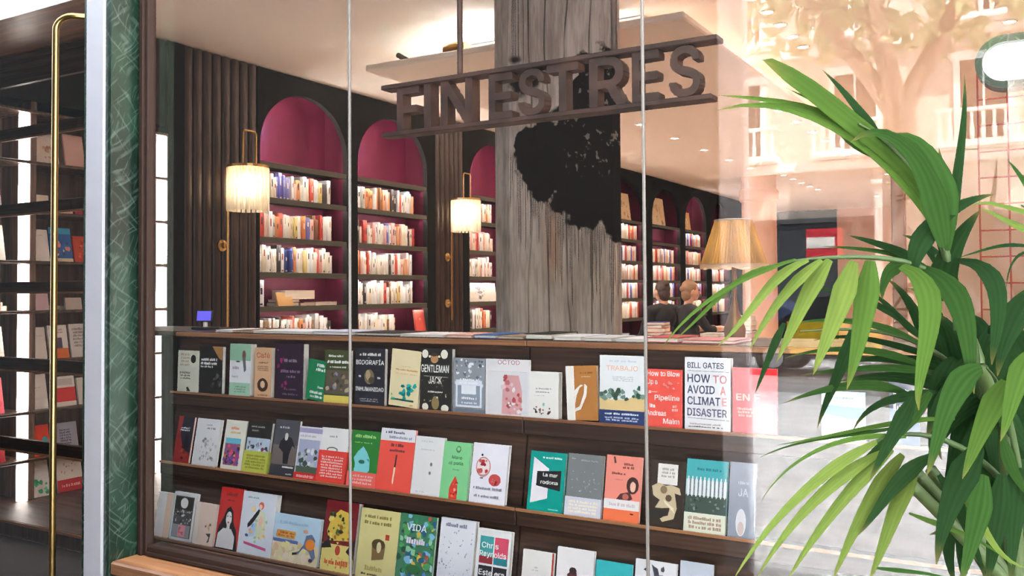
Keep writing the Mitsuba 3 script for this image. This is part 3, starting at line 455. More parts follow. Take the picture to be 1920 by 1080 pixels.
    (3, -3.051, 0.201, 0.258, 0.026, 0, 'e4e8ee', 'pale blue white book with a watercolour woman holding a black plait on the third ledge', [('e', 0.57, 0.8, 0.08, 0.06, 'd8644c'), ('e', 0.55, 0.78, 0.05, 0.04, 'f0d0b8'), ('p', [(0.5, 0.74), (0.58, 0.72), (0.35, 0.48), (0.24, 0.42), (0.22, 0.48)], '1f1d20'), ('e', 0.36, 0.73, 0.07, 0.05, 'e8d9a8'), ('p', [(0.55, 0.72), (0.7, 0.7), (0.76, 0.4), (0.68, 0.25), (0.5, 0.3), (0.45, 0.5)], 'dfe0c0'), ('p', [(0.35, 0.5), (0.5, 0.52), (0.45, 0.3), (0.28, 0.28)], 'b9d3e8'), ('e', 0.6, 0.55, 0.06, 0.08, 'f0c9b8'), ('n', 104, 14, 0.2, 0.2, 0.8, 0.6, 0.06, ['a9c9a0', 'e8c070', '8ab0d8', 'd8a0b8', 'f0e0a0']), ('p', [(0.18, 0.2), (0.85, 0.14), (0.85, 0.1), (0.18, 0.16)], 'd0568a'), ('e', 0.24, 0.3, 0.05, 0.025, '3a5a8a'), ('w', 0.1, 0.9, 0.5, 0.94, 1, '8fb8b0', 105)], None),
    (3, -2.847, 0.258, 0.189, 0.014, 0, 'b9d3e2', 'wide beach scene book with a bending figure in blue on the third ledge', [('r', 0, 0, 1, 0.42, 'e0cfa8'), ('r', 0, 0.4, 0.55, 0.47, '5a6a9a'), ('n', 106, 26, 0.02, 0.04, 0.9, 0.38, 0.1, ['e6d9a0', 'd8b890', 'c9c090', 'ead8c0']), ('w', 0.05, 0.5, 0.5, 0.66, 2, 'c9853a', 107), ('r', 0.08, 0.5, 0.48, 0.66, 'd89a4a'), ('w', 0.1, 0.52, 0.46, 0.64, 2, 'a8642a', 108), ('p', [(0.5, 0.22), (0.6, 0.28), (0.68, 0.42), (0.72, 0.62), (0.84, 0.66), (0.92, 0.55), (0.9, 0.4), (0.95, 0.2), (0.9, 0.12), (0.8, 0.3), (0.68, 0.35), (0.58, 0.2)], '5f6f8c'), ('e', 0.82, 0.44, 0.1, 0.12, 'e8862f'), ('e', 0.7, 0.7, 0.05, 0.04, 'd9a08a'), ('p', [(0.46, 0.17), (0.56, 0.2), (0.55, 0.24), (0.46, 0.22)], '23222a'), ('e', 0.86, 0.12, 0.04, 0.04, '2d3a5a'), ('w', 0.1, 0.8, 0.8, 0.88, 1, 'a3c2d6', 109)], None),
    (3, -2.572, 0.169, 0.274, 0.03, 0, '6f1f24', 'dark red and yellow book with an ornate figure and red script on the third ledge', [('p', [(0.1, 0.55), (0.2, 0.75), (0.45, 0.88), (0.7, 0.85), (0.85, 0.65), (0.8, 0.45), (0.2, 0.42)], 'd8b84a'), ('n', 110, 30, 0.15, 0.4, 0.85, 0.85, 0.08, ['2a241c', 'e8d070', '3a5a2a', '8a6a2a', 'c0a040']), ('r', 0, 0, 1, 0.38, 'e3cf78'), ('p', [(0.0, 0.36), (0.2, 0.45), (0.3, 0.33), (0, 0.3)], '1f1c1a'), ('p', [(0.75, 0.3), (1, 0.5), (1, 0.2)], '1f1c1a'), ('e', 0.5, 0.3, 0.08, 0.07, 'b5402c'), ('w', 0.1, 0.08, 0.85, 0.18, 1, 'd0502c', 134), ('n', 111, 8, 0.1, 0.05, 0.9, 0.32, 0.05, ['e8b060', 'd87a3a'])], None),
    (3, -2.387, 0.194, 0.262, 0.016, 0, 'dcd08c', 'pale yellow book with a brown mug drawing and an olive title on the third ledge', [('w', 0.1, 0.86, 0.85, 0.93, 1, '8c7f3c', 137), ('w', 0.1, 0.77, 0.85, 0.84, 1, '8c7f3c', 138), ('p', [(0.68, 0.66), (0.78, 0.66), (0.78, 0.58), (0.68, 0.58)], 'b5402c'), ('p', [(0.36, 0.52), (0.7, 0.5), (0.68, 0.3), (0.38, 0.26)], '7a6238'), ('e', 0.52, 0.5, 0.17, 0.08, '4a3a22'), ('e', 0.54, 0.46, 0.06, 0.08, 'd9cda0'), ('w', 0.2, 0.1, 0.7, 0.2, 1, 'b5a45c', 112), ('w', 0.15, 0.04, 0.6, 0.08, 1, '5a4a2a', 113)], None),
    (3, -2.191, 0.171, 0.264, 0.014, 0, '3f7a5a', 'jungle print book with a white title among blue and green leaves on the third ledge', [('n', 114, 95, 0.02, 0.02, 0.98, 0.98, 0.11, ['2f8f5a', '7fb8d8', 'cfe3ee', '4aa05a', 'd8b84a', '2a5a7a', '8fc9a0', 'b85a4a', '5a8ad0', '1f4a34']), ('t', 0.5, 0.78, 0.09, 'VIDA', 'e8f2f4', 0.55), ('w', 0.25, 0.58, 0.75, 0.7, 1, 'e8e2f0', 139), ('e', 0.5, 0.25, 0.2, 0.06, '2f6a3a')], None),
    (3, -2.0, 0.157, 0.271, 0.022, 0, 'e6e7ec', 'white book covered with small grey doodles on the third ledge', [('w', 0.1, 0.88, 0.75, 0.95, 1, '7f8496', 115), ('n', 116, 60, 0.06, 0.08, 0.94, 0.85, 0.03, ['b9bcc6', '8f93a3', 'cfd2da', 'a3a7b3'])], None),
    (3, -1.833, 0.145, 0.252, 0.02, 0, 'ecebe9', 'white book with four teal, pink and black title squares on the third ledge', [('r', 0.1, 0.52, 0.5, 0.9, '3f9a9a'), ('r', 0.53, 0.52, 0.93, 0.9, 'd8506a'), ('r', 0.1, 0.1, 0.5, 0.49, '24242a'), ('r', 0.53, 0.1, 0.93, 0.49, '24242a'), ('r', 0.1, 0.52, 0.5, 0.62, '8a3038'), ('r', 0.53, 0.52, 0.93, 0.62, '2f7f8a'), ('r', 0.1, 0.1, 0.5, 0.2, '3f9a9a'), ('t', 0.4, 0.74, 0.075, 'Chris', 'f4f2ee', 0.5), ('t', 0.5, 0.62, 0.075, 'Reynolds', 'f4f2ee', 0.78), ('t', 0.5, 0.36, 0.075, 'Este era', 'f4f2ee', 0.75), ('t', 0.5, 0.22, 0.075, 'el lugar', 'f4f2ee', 0.72)], None),
    (3, -1.636, 0.124, 0.203, 0.014, 0, 'ebe8e0', 'plain ivory book with a thin red spine edge on the third ledge', [('r', 0.95, 0, 1, 1, 'b5342f'), ('e', 0.45, 0.72, 0.06, 0.015, 'cfc9bd'), ('w', 0.3, 0.66, 0.6, 0.69, 1, 'cfc9bd', 117)], None),
    (3, -1.499, 0.142, 0.23, 0.014, 0, 'ece8e6', 'white book with a dark red standing figure on its cover on the third ledge', [('p', [(0.32, 0.2), (0.35, 0.5), (0.3, 0.62), (0.42, 0.68), (0.55, 0.66), (0.6, 0.5), (0.62, 0.3), (0.55, 0.15)], '4a2428'), ('e', 0.45, 0.68, 0.1, 0.05, '2f1f20'), ('n', 118, 9, 0.33, 0.2, 0.6, 0.6, 0.07, ['8a3a44', '2f1c1e', 'b56a70'])], None),
    (3, -1.349, 0.132, 0.206, 0.012, 0, '35b3b8', 'plain turquoise book near the bottom of the window display', [], None),
    (3, -1.206, 0.144, 0.23, 0.012, 0, 'e6e6e8', 'white book with a black ink splash photograph near the bottom of the window display', [('n', 119, 26, 0.05, 0.45, 0.7, 0.9, 0.1, ['24242a', '4a4c55', '8f93a0', '2f3038']), ('p', [(0.4, 0.95), (0.55, 0.9), (0.75, 0.5), (0.6, 0.55)], '3a3c48')], None),
    (3, -1.051, 0.109, 0.245, 0.012, 0, 'c3cbd8', 'pale blue grey book at the right end of the third ledge behind the reflection', [('n', 120, 12, 0.1, 0.3, 0.9, 0.8, 0.1, ['aab4c6', 'dfe4ec', '95a2b8'])], None)]
FRONDS=[
([[-0.155,1.981,1.489],[-0.174,1.919,1.624],[-0.197,1.856,1.722],[-0.24,1.782,1.802],[-0.29,1.704,1.846]],0.011,[
 ([[-0.175,1.895,1.638],[-0.225,1.803,1.778],[-0.298,1.699,1.853],[-0.367,1.598,1.914],[-0.41,1.513,1.936]],0.0553,'e'),
 ([[-0.178,1.87,1.652],[-0.232,1.79,1.758],[-0.292,1.71,1.819],[-0.372,1.617,1.863],[-0.487,1.505,1.858]],0.0344,'a'),
 ([[-0.196,1.858,1.692],[-0.257,1.774,1.802],[-0.324,1.689,1.857],[-0.396,1.602,1.879],[-0.488,1.503,1.884]],0.0306,'a'),
 ([[-0.166,1.831,1.628],[-0.183,1.788,1.735],[-0.208,1.743,1.794],[-0.248,1.689,1.823],[-0.293,1.634,1.803]],0.0549,'b'),
 ([[-0.165,1.878,1.622],[-0.172,1.848,1.71],[-0.188,1.813,1.782],[-0.216,1.772,1.821],[-0.248,1.73,1.821]],0.0762,'b'),
 ([[-0.263,1.79,1.822],[-0.295,1.762,1.876],[-0.324,1.736,1.918],[-0.353,1.709,1.953]],0.0216,'c'),
 ([[-0.234,1.879,1.767],[-0.271,1.809,1.843],[-0.33,1.725,1.88],[-0.4,1.637,1.911]],0.0356,'b'),
 ([[-0.202,1.876,1.724],[-0.237,1.83,1.783],[-0.277,1.783,1.8],[-0.33,1.727,1.836]],0.0298,'b'),
]),
([[-0.157,2.004,1.467],[-0.166,1.981,1.531],[-0.172,1.961,1.573],[-0.174,1.943,1.604]],0.012,[
 ([[-0.176,1.942,1.614],[-0.173,1.917,1.695],[-0.174,1.892,1.759],[-0.176,1.865,1.815]],0.0448,'b'),
 ([[-0.168,1.968,1.646],[-0.153,1.951,1.764],[-0.139,1.933,1.864],[-0.134,1.909,1.959]],0.0226,'c'),
 ([[-0.217,1.802,1.587],[-0.192,1.83,1.66],[-0.145,1.872,1.705],[-0.09,1.919,1.727]],0.0415,'c'),
 ([[-0.182,1.918,1.527],[-0.169,1.923,1.608],[-0.141,1.937,1.664],[-0.114,1.952,1.701]],0.0532,'c'),
 ([[-0.165,1.997,1.531],[-0.184,2.0,1.595],[-0.216,1.994,1.638],[-0.26,1.984,1.661]],0.0385,'c'),
]),
([[0.035,2.057,1.571],[0.001,2.015,1.642],[-0.029,1.976,1.692],[-0.045,1.947,1.706]],0.008,[
 ([[-0.024,1.959,1.721],[-0.042,1.94,1.755],[-0.055,1.923,1.775],[-0.067,1.908,1.79]],0.0149,'b'),
 ([[-0.024,1.96,1.691],[-0.064,1.905,1.7],[-0.096,1.854,1.706],[-0.119,1.81,1.699]],0.0156,'d'),
 ([[-0.025,1.96,1.657],[-0.066,1.904,1.675],[-0.09,1.859,1.688],[-0.108,1.817,1.693]],0.0234,'d'),
 ([[-0.027,1.983,1.627],[-0.075,1.931,1.631],[-0.11,1.887,1.621],[-0.147,1.843,1.607]],0.008,'c'),
 ([[-0.022,1.987,1.612],[-0.05,1.962,1.614],[-0.065,1.946,1.591],[-0.072,1.936,1.551]],0.006,'c'),
]),
([[-0.13,1.999,1.405],[-0.151,1.929,1.521],[-0.197,1.845,1.585],[-0.265,1.749,1.607],[-0.33,1.656,1.607],[-0.383,1.571,1.598],[-0.425,1.492,1.576]],0.008,[
 ([[-0.367,1.549,1.602],[-0.412,1.477,1.579],[-0.467,1.399,1.536],[-0.521,1.322,1.458]],0.0137,'a'),
 ([[-0.354,1.58,1.601],[-0.395,1.51,1.563],[-0.422,1.449,1.511],[-0.453,1.386,1.461]],0.0192,'d'),
 ([[-0.339,1.612,1.602],[-0.376,1.545,1.554],[-0.401,1.486,1.502],[-0.414,1.433,1.455]],0.0221,'d'),
 ([[-0.331,1.641,1.603],[-0.351,1.583,1.552],[-0.368,1.528,1.492],[-0.383,1.475,1.433]],0.0322,'d'),
 ([[-0.298,1.683,1.6],[-0.31,1.631,1.535],[-0.324,1.579,1.471],[-0.337,1.526,1.411]],0.0417,'d'),
 ([[-0.277,1.719,1.602],[-0.278,1.674,1.534],[-0.285,1.625,1.453],[-0.294,1.576,1.384]],0.044,'a'),
 ([[-0.232,1.769,1.593],[-0.193,1.747,1.563],[-0.18,1.71,1.492],[-0.195,1.659,1.347]],0.0483,'a'),
 ([[-0.202,1.834,1.59],[-0.151,1.811,1.547],[-0.127,1.774,1.468],[-0.116,1.728,1.372]],0.0549,'b'),
 ([[-0.148,1.912,1.605],[-0.1,1.895,1.583],[-0.082,1.861,1.522],[-0.093,1.811,1.416]],0.0449,'c'),
 ([[-0.227,1.796,1.592],[-0.249,1.775,1.586],[-0.261,1.761,1.561],[-0.263,1.753,1.532]],0.0272,'b'),
 ([[-0.395,1.51,1.591],[-0.44,1.453,1.563],[-0.477,1.401,1.516],[-0.511,1.351,1.471]],0.012,'a'),
 ([[-0.213,1.873,1.599],[-0.251,1.858,1.624],[-0.289,1.843,1.64],[-0.335,1.822,1.655]],0.0204,'c'),
 ([[-0.198,1.906,1.588],[-0.246,1.877,1.614],[-0.308,1.84,1.628],[-0.378,1.798,1.634]],0.0143,'b'),
]),
([[-0.121,2.147,1.306],[-0.186,2.094,1.397],[-0.26,2.037,1.448],[-0.353,1.969,1.468],[-0.445,1.903,1.465]],0.008,[
 ([[-0.342,1.894,1.47],[-0.355,1.865,1.407],[-0.374,1.832,1.347],[-0.391,1.801,1.286]],0.0271,'c'),
 ([[-0.452,1.805,1.486],[-0.466,1.775,1.441],[-0.479,1.745,1.391],[-0.487,1.718,1.354]],0.0175,'c'),
 ([[-0.259,2.036,1.475],[-0.326,2.003,1.526],[-0.389,1.972,1.548],[-0.453,1.942,1.554]],0.0167,'c'),
 ([[-0.238,2.026,1.443],[-0.313,1.981,1.477],[-0.388,1.936,1.488],[-0.463,1.891,1.481]],0.0164,'b'),
 ([[-0.221,2.038,1.388],[-0.303,1.98,1.422],[-0.386,1.923,1.429],[-0.469,1.867,1.412]],0.0185,'b'),
 ([[-0.2,2.028,1.379],[-0.272,1.969,1.392],[-0.353,1.906,1.391],[-0.432,1.843,1.381]],0.0214,'b'),
 ([[-0.251,1.952,1.344],[-0.313,1.891,1.363],[-0.379,1.829,1.357],[-0.442,1.768,1.335]],0.0229,'b'),
 ([[-0.176,1.973,1.343],[-0.237,1.921,1.343],[-0.298,1.87,1.324],[-0.332,1.836,1.281]],0.0248,'c'),
 ([[-0.217,2.062,1.442],[-0.268,2.038,1.486],[-0.308,2.021,1.531],[-0.357,1.999,1.554]],0.0167,'c'),
 ([[-0.162,1.913,1.304],[-0.235,1.823,1.306],[-0.313,1.73,1.295],[-0.423,1.619,1.277]],0.0117,'a'),
 ([[-0.208,2.115,1.406],[-0.275,2.074,1.429],[-0.362,2.022,1.45],[-0.44,1.976,1.441]],0.0203,'c'),
 ([[-0.17,2.139,1.371],[-0.237,2.098,1.395],[-0.305,2.058,1.404],[-0.378,2.014,1.396]],0.0294,'c'),
 ([[-0.172,2.162,1.335],[-0.25,2.115,1.357],[-0.319,2.074,1.364],[-0.397,2.027,1.353]],0.032,'c'),
 ([[-0.193,2.172,1.345],[-0.232,2.154,1.437],[-0.271,2.136,1.53],[-0.311,2.118,1.577]],0.0394,'c'),
 ([[-0.173,2.183,1.379],[-0.212,2.165,1.472],[-0.231,2.16,1.529],[-0.271,2.143,1.553]],0.0464,'c'),
 ([[-0.143,2.18,1.324],[-0.171,2.168,1.415],[-0.2,2.156,1.483],[-0.225,2.149,1.501]],0.0528,'c'),
]),
([[-0.071,2.007,1.15],[-0.136,1.907,1.242],[-0.206,1.806,1.285],[-0.265,1.713,1.285],[-0.312,1.627,1.25]],0.008,[
 ([[-0.263,1.667,1.288],[-0.32,1.58,1.251],[-0.379,1.493,1.191],[-0.437,1.406,1.097]],0.021,'d'),
 ([[-0.259,1.682,1.268],[-0.313,1.593,1.231],[-0.365,1.505,1.173],[-0.406,1.425,1.097]],0.0229,'d'),
 ([[-0.244,1.702,1.272],[-0.293,1.621,1.217],[-0.332,1.545,1.16],[-0.371,1.469,1.086]],0.0249,'d'),
 ([[-0.231,1.733,1.259],[-0.265,1.661,1.204],[-0.291,1.593,1.145],[-0.313,1.528,1.079]],0.0288,'d'),
 ([[-0.209,1.747,1.242],[-0.228,1.683,1.194],[-0.245,1.62,1.136],[-0.262,1.557,1.079]],0.0324,'d'),
 ([[-0.186,1.737,1.259],[-0.227,1.683,1.225],[-0.255,1.636,1.186],[-0.282,1.591,1.144]],0.029,'c'),
 ([[-0.222,1.715,1.292],[-0.296,1.639,1.295],[-0.369,1.566,1.264],[-0.417,1.508,1.206]],0.01,'a'),
 ([[-0.213,1.741,1.359],[-0.228,1.702,1.321],[-0.249,1.66,1.275],[-0.267,1.62,1.233]],0.0312,'c'),
 ([[-0.191,1.801,1.364],[-0.226,1.75,1.315],[-0.271,1.694,1.264],[-0.319,1.636,1.223]],0.0282,'b'),
 ([[-0.241,1.796,1.299],[-0.321,1.726,1.288],[-0.391,1.661,1.277],[-0.452,1.603,1.253]],0.0086,'b'),
 ([[-0.26,1.605,1.09],[-0.215,1.632,1.084],[-0.169,1.659,1.076],[-0.139,1.678,1.065]],0.0079,'b'),
]),
([[-0.04,1.992,1.086],[-0.062,1.92,1.246],[-0.079,1.852,1.36],[-0.099,1.784,1.412]],0.01,[
 ([[-0.105,1.757,1.414],[-0.135,1.694,1.389],[-0.158,1.635,1.326],[-0.176,1.58,1.254]],0.0476,'b'),
 ([[-0.071,1.801,1.389],[-0.09,1.745,1.35],[-0.112,1.687,1.294],[-0.129,1.632,1.244]],0.0411,'a'),
 ([[-0.033,1.822,1.439],[-0.049,1.768,1.404],[-0.062,1.715,1.355],[-0.075,1.662,1.304]],0.0393,'a'),
 ([[-0.109,1.736,1.282],[-0.134,1.675,1.234],[-0.152,1.62,1.183],[-0.163,1.568,1.119]],0.0505,'c'),
 ([[-0.108,1.808,1.222],[-0.114,1.767,1.165],[-0.124,1.724,1.119],[-0.139,1.678,1.059]],0.0456,'b'),
 ([[-0.083,1.893,1.21],[-0.091,1.86,1.129],[-0.099,1.826,1.079],[-0.107,1.791,1.033]],0.0438,'c'),
 ([[-0.054,1.933,1.235],[-0.062,1.899,1.162],[-0.067,1.867,1.102],[-0.072,1.835,1.026]],0.0482,'c'),
 ([[-0.145,1.787,1.19],[-0.105,1.797,1.122],[-0.08,1.798,1.087],[-0.042,1.805,1.068]],0.0186,'d'),
 ([[-0.226,1.763,1.15],[-0.176,1.786,1.13],[-0.123,1.81,1.106],[-0.067,1.837,1.06]],0.0114,'a'),
 ([[-0.032,2.006,1.546],[-0.056,1.962,1.501],[-0.075,1.922,1.452],[-0.088,1.884,1.39]],0.05,'c'),
 ([[-0.114,2.033,1.351],[-0.093,2.043,1.424],[-0.064,2.058,1.488],[-0.029,2.078,1.525]],0.0572,'c'),
 ([[-0.19,1.899,1.198],[-0.156,1.914,1.129],[-0.131,1.923,1.06],[-0.115,1.927,0.994]],0.0241,'c'),
 ([[-0.082,1.892,1.278],[-0.066,1.895,1.221],[-0.046,1.9,1.183],[-0.017,1.911,1.155]],0.0252,'b'),
 ([[-0.093,1.976,1.326],[-0.068,1.993,1.285],[-0.042,2.009,1.244],[-0.007,2.031,1.223]],0.0409,'c'),
]),
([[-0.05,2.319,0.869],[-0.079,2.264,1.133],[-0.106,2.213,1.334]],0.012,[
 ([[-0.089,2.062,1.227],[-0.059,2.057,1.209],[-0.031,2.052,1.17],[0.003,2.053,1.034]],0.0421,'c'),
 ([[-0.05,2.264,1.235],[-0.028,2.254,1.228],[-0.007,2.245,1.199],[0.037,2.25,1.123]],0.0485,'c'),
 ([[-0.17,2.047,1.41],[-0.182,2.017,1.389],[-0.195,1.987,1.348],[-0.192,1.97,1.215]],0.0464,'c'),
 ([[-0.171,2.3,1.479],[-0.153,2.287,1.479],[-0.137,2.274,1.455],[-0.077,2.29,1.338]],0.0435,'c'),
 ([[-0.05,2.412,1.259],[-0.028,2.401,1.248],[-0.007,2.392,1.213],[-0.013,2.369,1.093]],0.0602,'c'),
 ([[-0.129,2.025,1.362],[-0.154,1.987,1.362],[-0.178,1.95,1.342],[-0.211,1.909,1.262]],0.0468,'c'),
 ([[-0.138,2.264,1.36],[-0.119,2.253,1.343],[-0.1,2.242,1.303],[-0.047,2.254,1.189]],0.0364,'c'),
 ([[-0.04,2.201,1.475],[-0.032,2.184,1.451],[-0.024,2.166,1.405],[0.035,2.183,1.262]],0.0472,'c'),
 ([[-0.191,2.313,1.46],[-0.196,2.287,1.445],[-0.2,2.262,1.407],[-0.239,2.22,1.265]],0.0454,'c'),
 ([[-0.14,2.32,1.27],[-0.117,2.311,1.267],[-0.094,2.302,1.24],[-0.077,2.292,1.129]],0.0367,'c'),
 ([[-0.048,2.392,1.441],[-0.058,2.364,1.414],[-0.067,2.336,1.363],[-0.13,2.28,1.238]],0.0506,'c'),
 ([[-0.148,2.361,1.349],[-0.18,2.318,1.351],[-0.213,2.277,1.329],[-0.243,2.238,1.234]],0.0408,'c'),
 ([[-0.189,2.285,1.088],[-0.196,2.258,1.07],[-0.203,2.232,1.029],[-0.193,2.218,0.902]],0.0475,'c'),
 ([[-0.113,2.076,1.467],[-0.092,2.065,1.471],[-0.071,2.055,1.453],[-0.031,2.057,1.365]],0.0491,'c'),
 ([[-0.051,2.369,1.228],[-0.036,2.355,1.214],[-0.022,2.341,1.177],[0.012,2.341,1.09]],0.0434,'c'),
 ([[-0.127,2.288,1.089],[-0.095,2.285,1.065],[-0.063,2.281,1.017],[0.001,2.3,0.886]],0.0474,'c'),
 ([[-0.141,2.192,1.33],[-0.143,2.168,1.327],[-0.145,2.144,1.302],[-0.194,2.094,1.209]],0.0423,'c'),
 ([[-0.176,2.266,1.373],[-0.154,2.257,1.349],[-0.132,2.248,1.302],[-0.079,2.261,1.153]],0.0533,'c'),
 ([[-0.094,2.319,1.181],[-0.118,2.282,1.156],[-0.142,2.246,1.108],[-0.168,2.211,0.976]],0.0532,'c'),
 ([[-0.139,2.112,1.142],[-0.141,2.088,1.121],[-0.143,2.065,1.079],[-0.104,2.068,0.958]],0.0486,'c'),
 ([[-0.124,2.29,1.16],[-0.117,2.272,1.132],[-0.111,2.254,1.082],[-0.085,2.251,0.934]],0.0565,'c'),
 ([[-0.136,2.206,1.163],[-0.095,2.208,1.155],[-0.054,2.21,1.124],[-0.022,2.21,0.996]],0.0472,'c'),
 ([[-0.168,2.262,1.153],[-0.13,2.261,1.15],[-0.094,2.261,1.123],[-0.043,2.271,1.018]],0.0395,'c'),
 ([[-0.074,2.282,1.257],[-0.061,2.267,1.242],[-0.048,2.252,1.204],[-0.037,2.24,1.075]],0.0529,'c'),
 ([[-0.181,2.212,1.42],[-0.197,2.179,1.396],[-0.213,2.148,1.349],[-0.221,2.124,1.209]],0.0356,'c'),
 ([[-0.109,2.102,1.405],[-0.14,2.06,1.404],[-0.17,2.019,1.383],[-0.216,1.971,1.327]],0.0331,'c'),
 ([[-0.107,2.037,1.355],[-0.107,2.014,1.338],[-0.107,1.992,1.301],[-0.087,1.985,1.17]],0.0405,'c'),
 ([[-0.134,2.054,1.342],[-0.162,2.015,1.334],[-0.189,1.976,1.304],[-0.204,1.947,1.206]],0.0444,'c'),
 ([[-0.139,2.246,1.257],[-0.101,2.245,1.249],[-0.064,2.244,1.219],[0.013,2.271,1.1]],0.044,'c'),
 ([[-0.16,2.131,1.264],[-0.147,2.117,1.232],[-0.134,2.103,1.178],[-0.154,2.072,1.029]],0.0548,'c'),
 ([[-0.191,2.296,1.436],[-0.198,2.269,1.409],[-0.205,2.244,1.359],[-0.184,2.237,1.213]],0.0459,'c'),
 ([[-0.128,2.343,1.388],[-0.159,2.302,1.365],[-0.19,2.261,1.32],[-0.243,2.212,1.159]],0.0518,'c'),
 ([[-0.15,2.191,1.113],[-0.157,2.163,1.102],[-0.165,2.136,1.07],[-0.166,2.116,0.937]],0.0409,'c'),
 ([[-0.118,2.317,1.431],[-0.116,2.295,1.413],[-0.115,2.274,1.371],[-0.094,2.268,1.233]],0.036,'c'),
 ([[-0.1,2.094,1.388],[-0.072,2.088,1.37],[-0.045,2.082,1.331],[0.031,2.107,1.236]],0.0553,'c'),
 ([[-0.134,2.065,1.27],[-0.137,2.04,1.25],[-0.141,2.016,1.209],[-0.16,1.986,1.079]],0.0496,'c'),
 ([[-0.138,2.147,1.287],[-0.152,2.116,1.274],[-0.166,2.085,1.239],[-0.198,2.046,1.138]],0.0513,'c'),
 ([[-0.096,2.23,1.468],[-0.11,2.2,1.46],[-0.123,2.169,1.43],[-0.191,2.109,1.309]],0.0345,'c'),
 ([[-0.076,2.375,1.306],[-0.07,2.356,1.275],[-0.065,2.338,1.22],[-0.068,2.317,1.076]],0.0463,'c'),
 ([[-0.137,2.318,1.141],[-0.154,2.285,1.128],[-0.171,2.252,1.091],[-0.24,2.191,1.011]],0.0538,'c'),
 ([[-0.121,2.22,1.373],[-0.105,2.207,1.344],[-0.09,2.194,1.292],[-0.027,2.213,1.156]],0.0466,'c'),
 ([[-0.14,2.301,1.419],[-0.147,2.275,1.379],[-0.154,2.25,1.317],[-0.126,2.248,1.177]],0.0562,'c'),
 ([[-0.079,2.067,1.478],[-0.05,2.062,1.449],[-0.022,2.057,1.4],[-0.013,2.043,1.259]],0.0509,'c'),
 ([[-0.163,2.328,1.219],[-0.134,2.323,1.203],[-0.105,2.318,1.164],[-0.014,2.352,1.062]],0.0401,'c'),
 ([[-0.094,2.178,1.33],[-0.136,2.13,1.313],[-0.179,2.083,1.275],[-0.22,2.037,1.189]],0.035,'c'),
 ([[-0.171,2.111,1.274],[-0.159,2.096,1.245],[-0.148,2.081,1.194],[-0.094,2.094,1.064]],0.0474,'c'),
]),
]
PETIOLES=[
 [[-0.245,1.902,1.18],[-0.195,1.953,1.114],[-0.135,2.011,1.034],[-0.076,2.068,0.948]],
 [[-0.231,1.945,1.186],[-0.171,1.999,1.096],[-0.119,2.048,1.008],[-0.077,2.091,0.941]],
 [[-0.215,2.001,1.189],[-0.138,2.063,1.055],[-0.078,2.114,0.935]],
 [[-0.195,2.061,1.159],[-0.113,2.114,1.003],[-0.074,2.139,0.928]],
 [[-0.185,1.959,1.62],[-0.167,1.996,1.531],[-0.128,2.046,1.402],[-0.091,2.097,1.205],[-0.074,2.14,0.917]],
 [[-0.177,2.035,1.574],[-0.149,2.079,1.443],[-0.109,2.131,1.286],[-0.071,2.189,0.903]],
 [[-0.116,1.914,1.402],[-0.092,2.025,1.279],[-0.068,2.144,0.917]],
]

# ------------------------------------------------------------------ the setting
YG = 2.50                                                   # the plane of the shop window
XW = -6.20                                                  # the face of the long bookcase wall
struct('floor', bx(-6.7, 3.2, 2.5, 25.0, -0.12, 0.0), 'floor_stone', 'pale stone shop floor behind the window display')
struct('ceiling', bx(-6.7, 3.2, 2.45, 25.0, 3.64, 3.9), 'ceiling_paint', 'pale beige plaster ceiling of the shop')
struct('wall_left', bx(-6.75, -6.58, 2.4, 25.0, 0, 3.64), 'black_paint', 'dark wall behind the long row of bookcases')
struct('wall_back', bx(-4.75, 3.2, 24.5, 24.7, 0, 3.64), 'peach_paint', 'peach wall at the far end of the shop')
struct('wall_back', bx(-6.6, -4.75, 24.45, 24.7, 0, 3.64), 'black_paint', 'black opening at the far end of the shop beside the bookcases')
struct('wall_right', bx(3.0, 3.2, 2.4, 25.0, 0, 3.64), 'peach_paint', 'peach side wall of the shop beyond the right edge of the view')
struct('wall_partition', bx(-0.58, 3.0, 4.6, 4.72, 0, 2.2), 'peach_paint', 'peach partition wall behind the red wire grid')
struct('trim_1', bx(-0.64, -0.58, 4.56, 4.74, 0, 2.22, 0.006), 'brown_post', 'brown wooden post closing the end of the peach partition')
# the shop front
front = structroot('wall_front', 'green marble shop front with a pale metal strip on its pilaster')
obj('pilaster', bx(-3.485, -3.30, 2.344, 2.50, 0, 3.9, 0.004), 'green_marble', front, 'green veined marble pilaster between the door and the window')
obj('metal_strip', bx(-3.452, -3.338, 2.332, 2.346, 0, 3.9, 0.002), 'steel_strip', front, 'pale satin metal strip on the face of the pilaster')
obj('header', bx(-9.0, 4.0, 2.40, 2.62, 3.25, 3.9), 'green_marble', front)
obj('upper_wall', bx(-12.0, 9.0, 2.40, 2.70, 3.9, 6.8), 'facade_stone', front, 'stone wall above the shop front')
obj('base', bx(-3.30, 4.0, 2.40, 2.60, 0, 0.42), 'green_marble', front)
obj('side_pier', bx(1.30, 4.0, 2.40, 2.62, 0.4, 3.3), 'green_marble', front)
obj('side_pier', bx(-9.0, -4.75, 2.40, 2.62, 0, 3.3), 'green_marble', front)
win = structroot('window_1', 'shop window of tall frameless glass panes in a bronze frame')
obj('sill', bx(-3.298, 1.3, 2.344, 2.502, 0.415, 0.47, 0.008), 'sill_wood', win, 'warm brown wooden sill board')
obj('frame', bx(-3.30, -3.236, 2.47, 2.512, 0.47, 3.3, 0.005), 'bronze', win, 'dark bronze jamb beside the marble')
obj('frame', bx(-3.275, -3.255, 2.458, 2.472, 0.47, 3.3, 0.003), 'bronze', win)
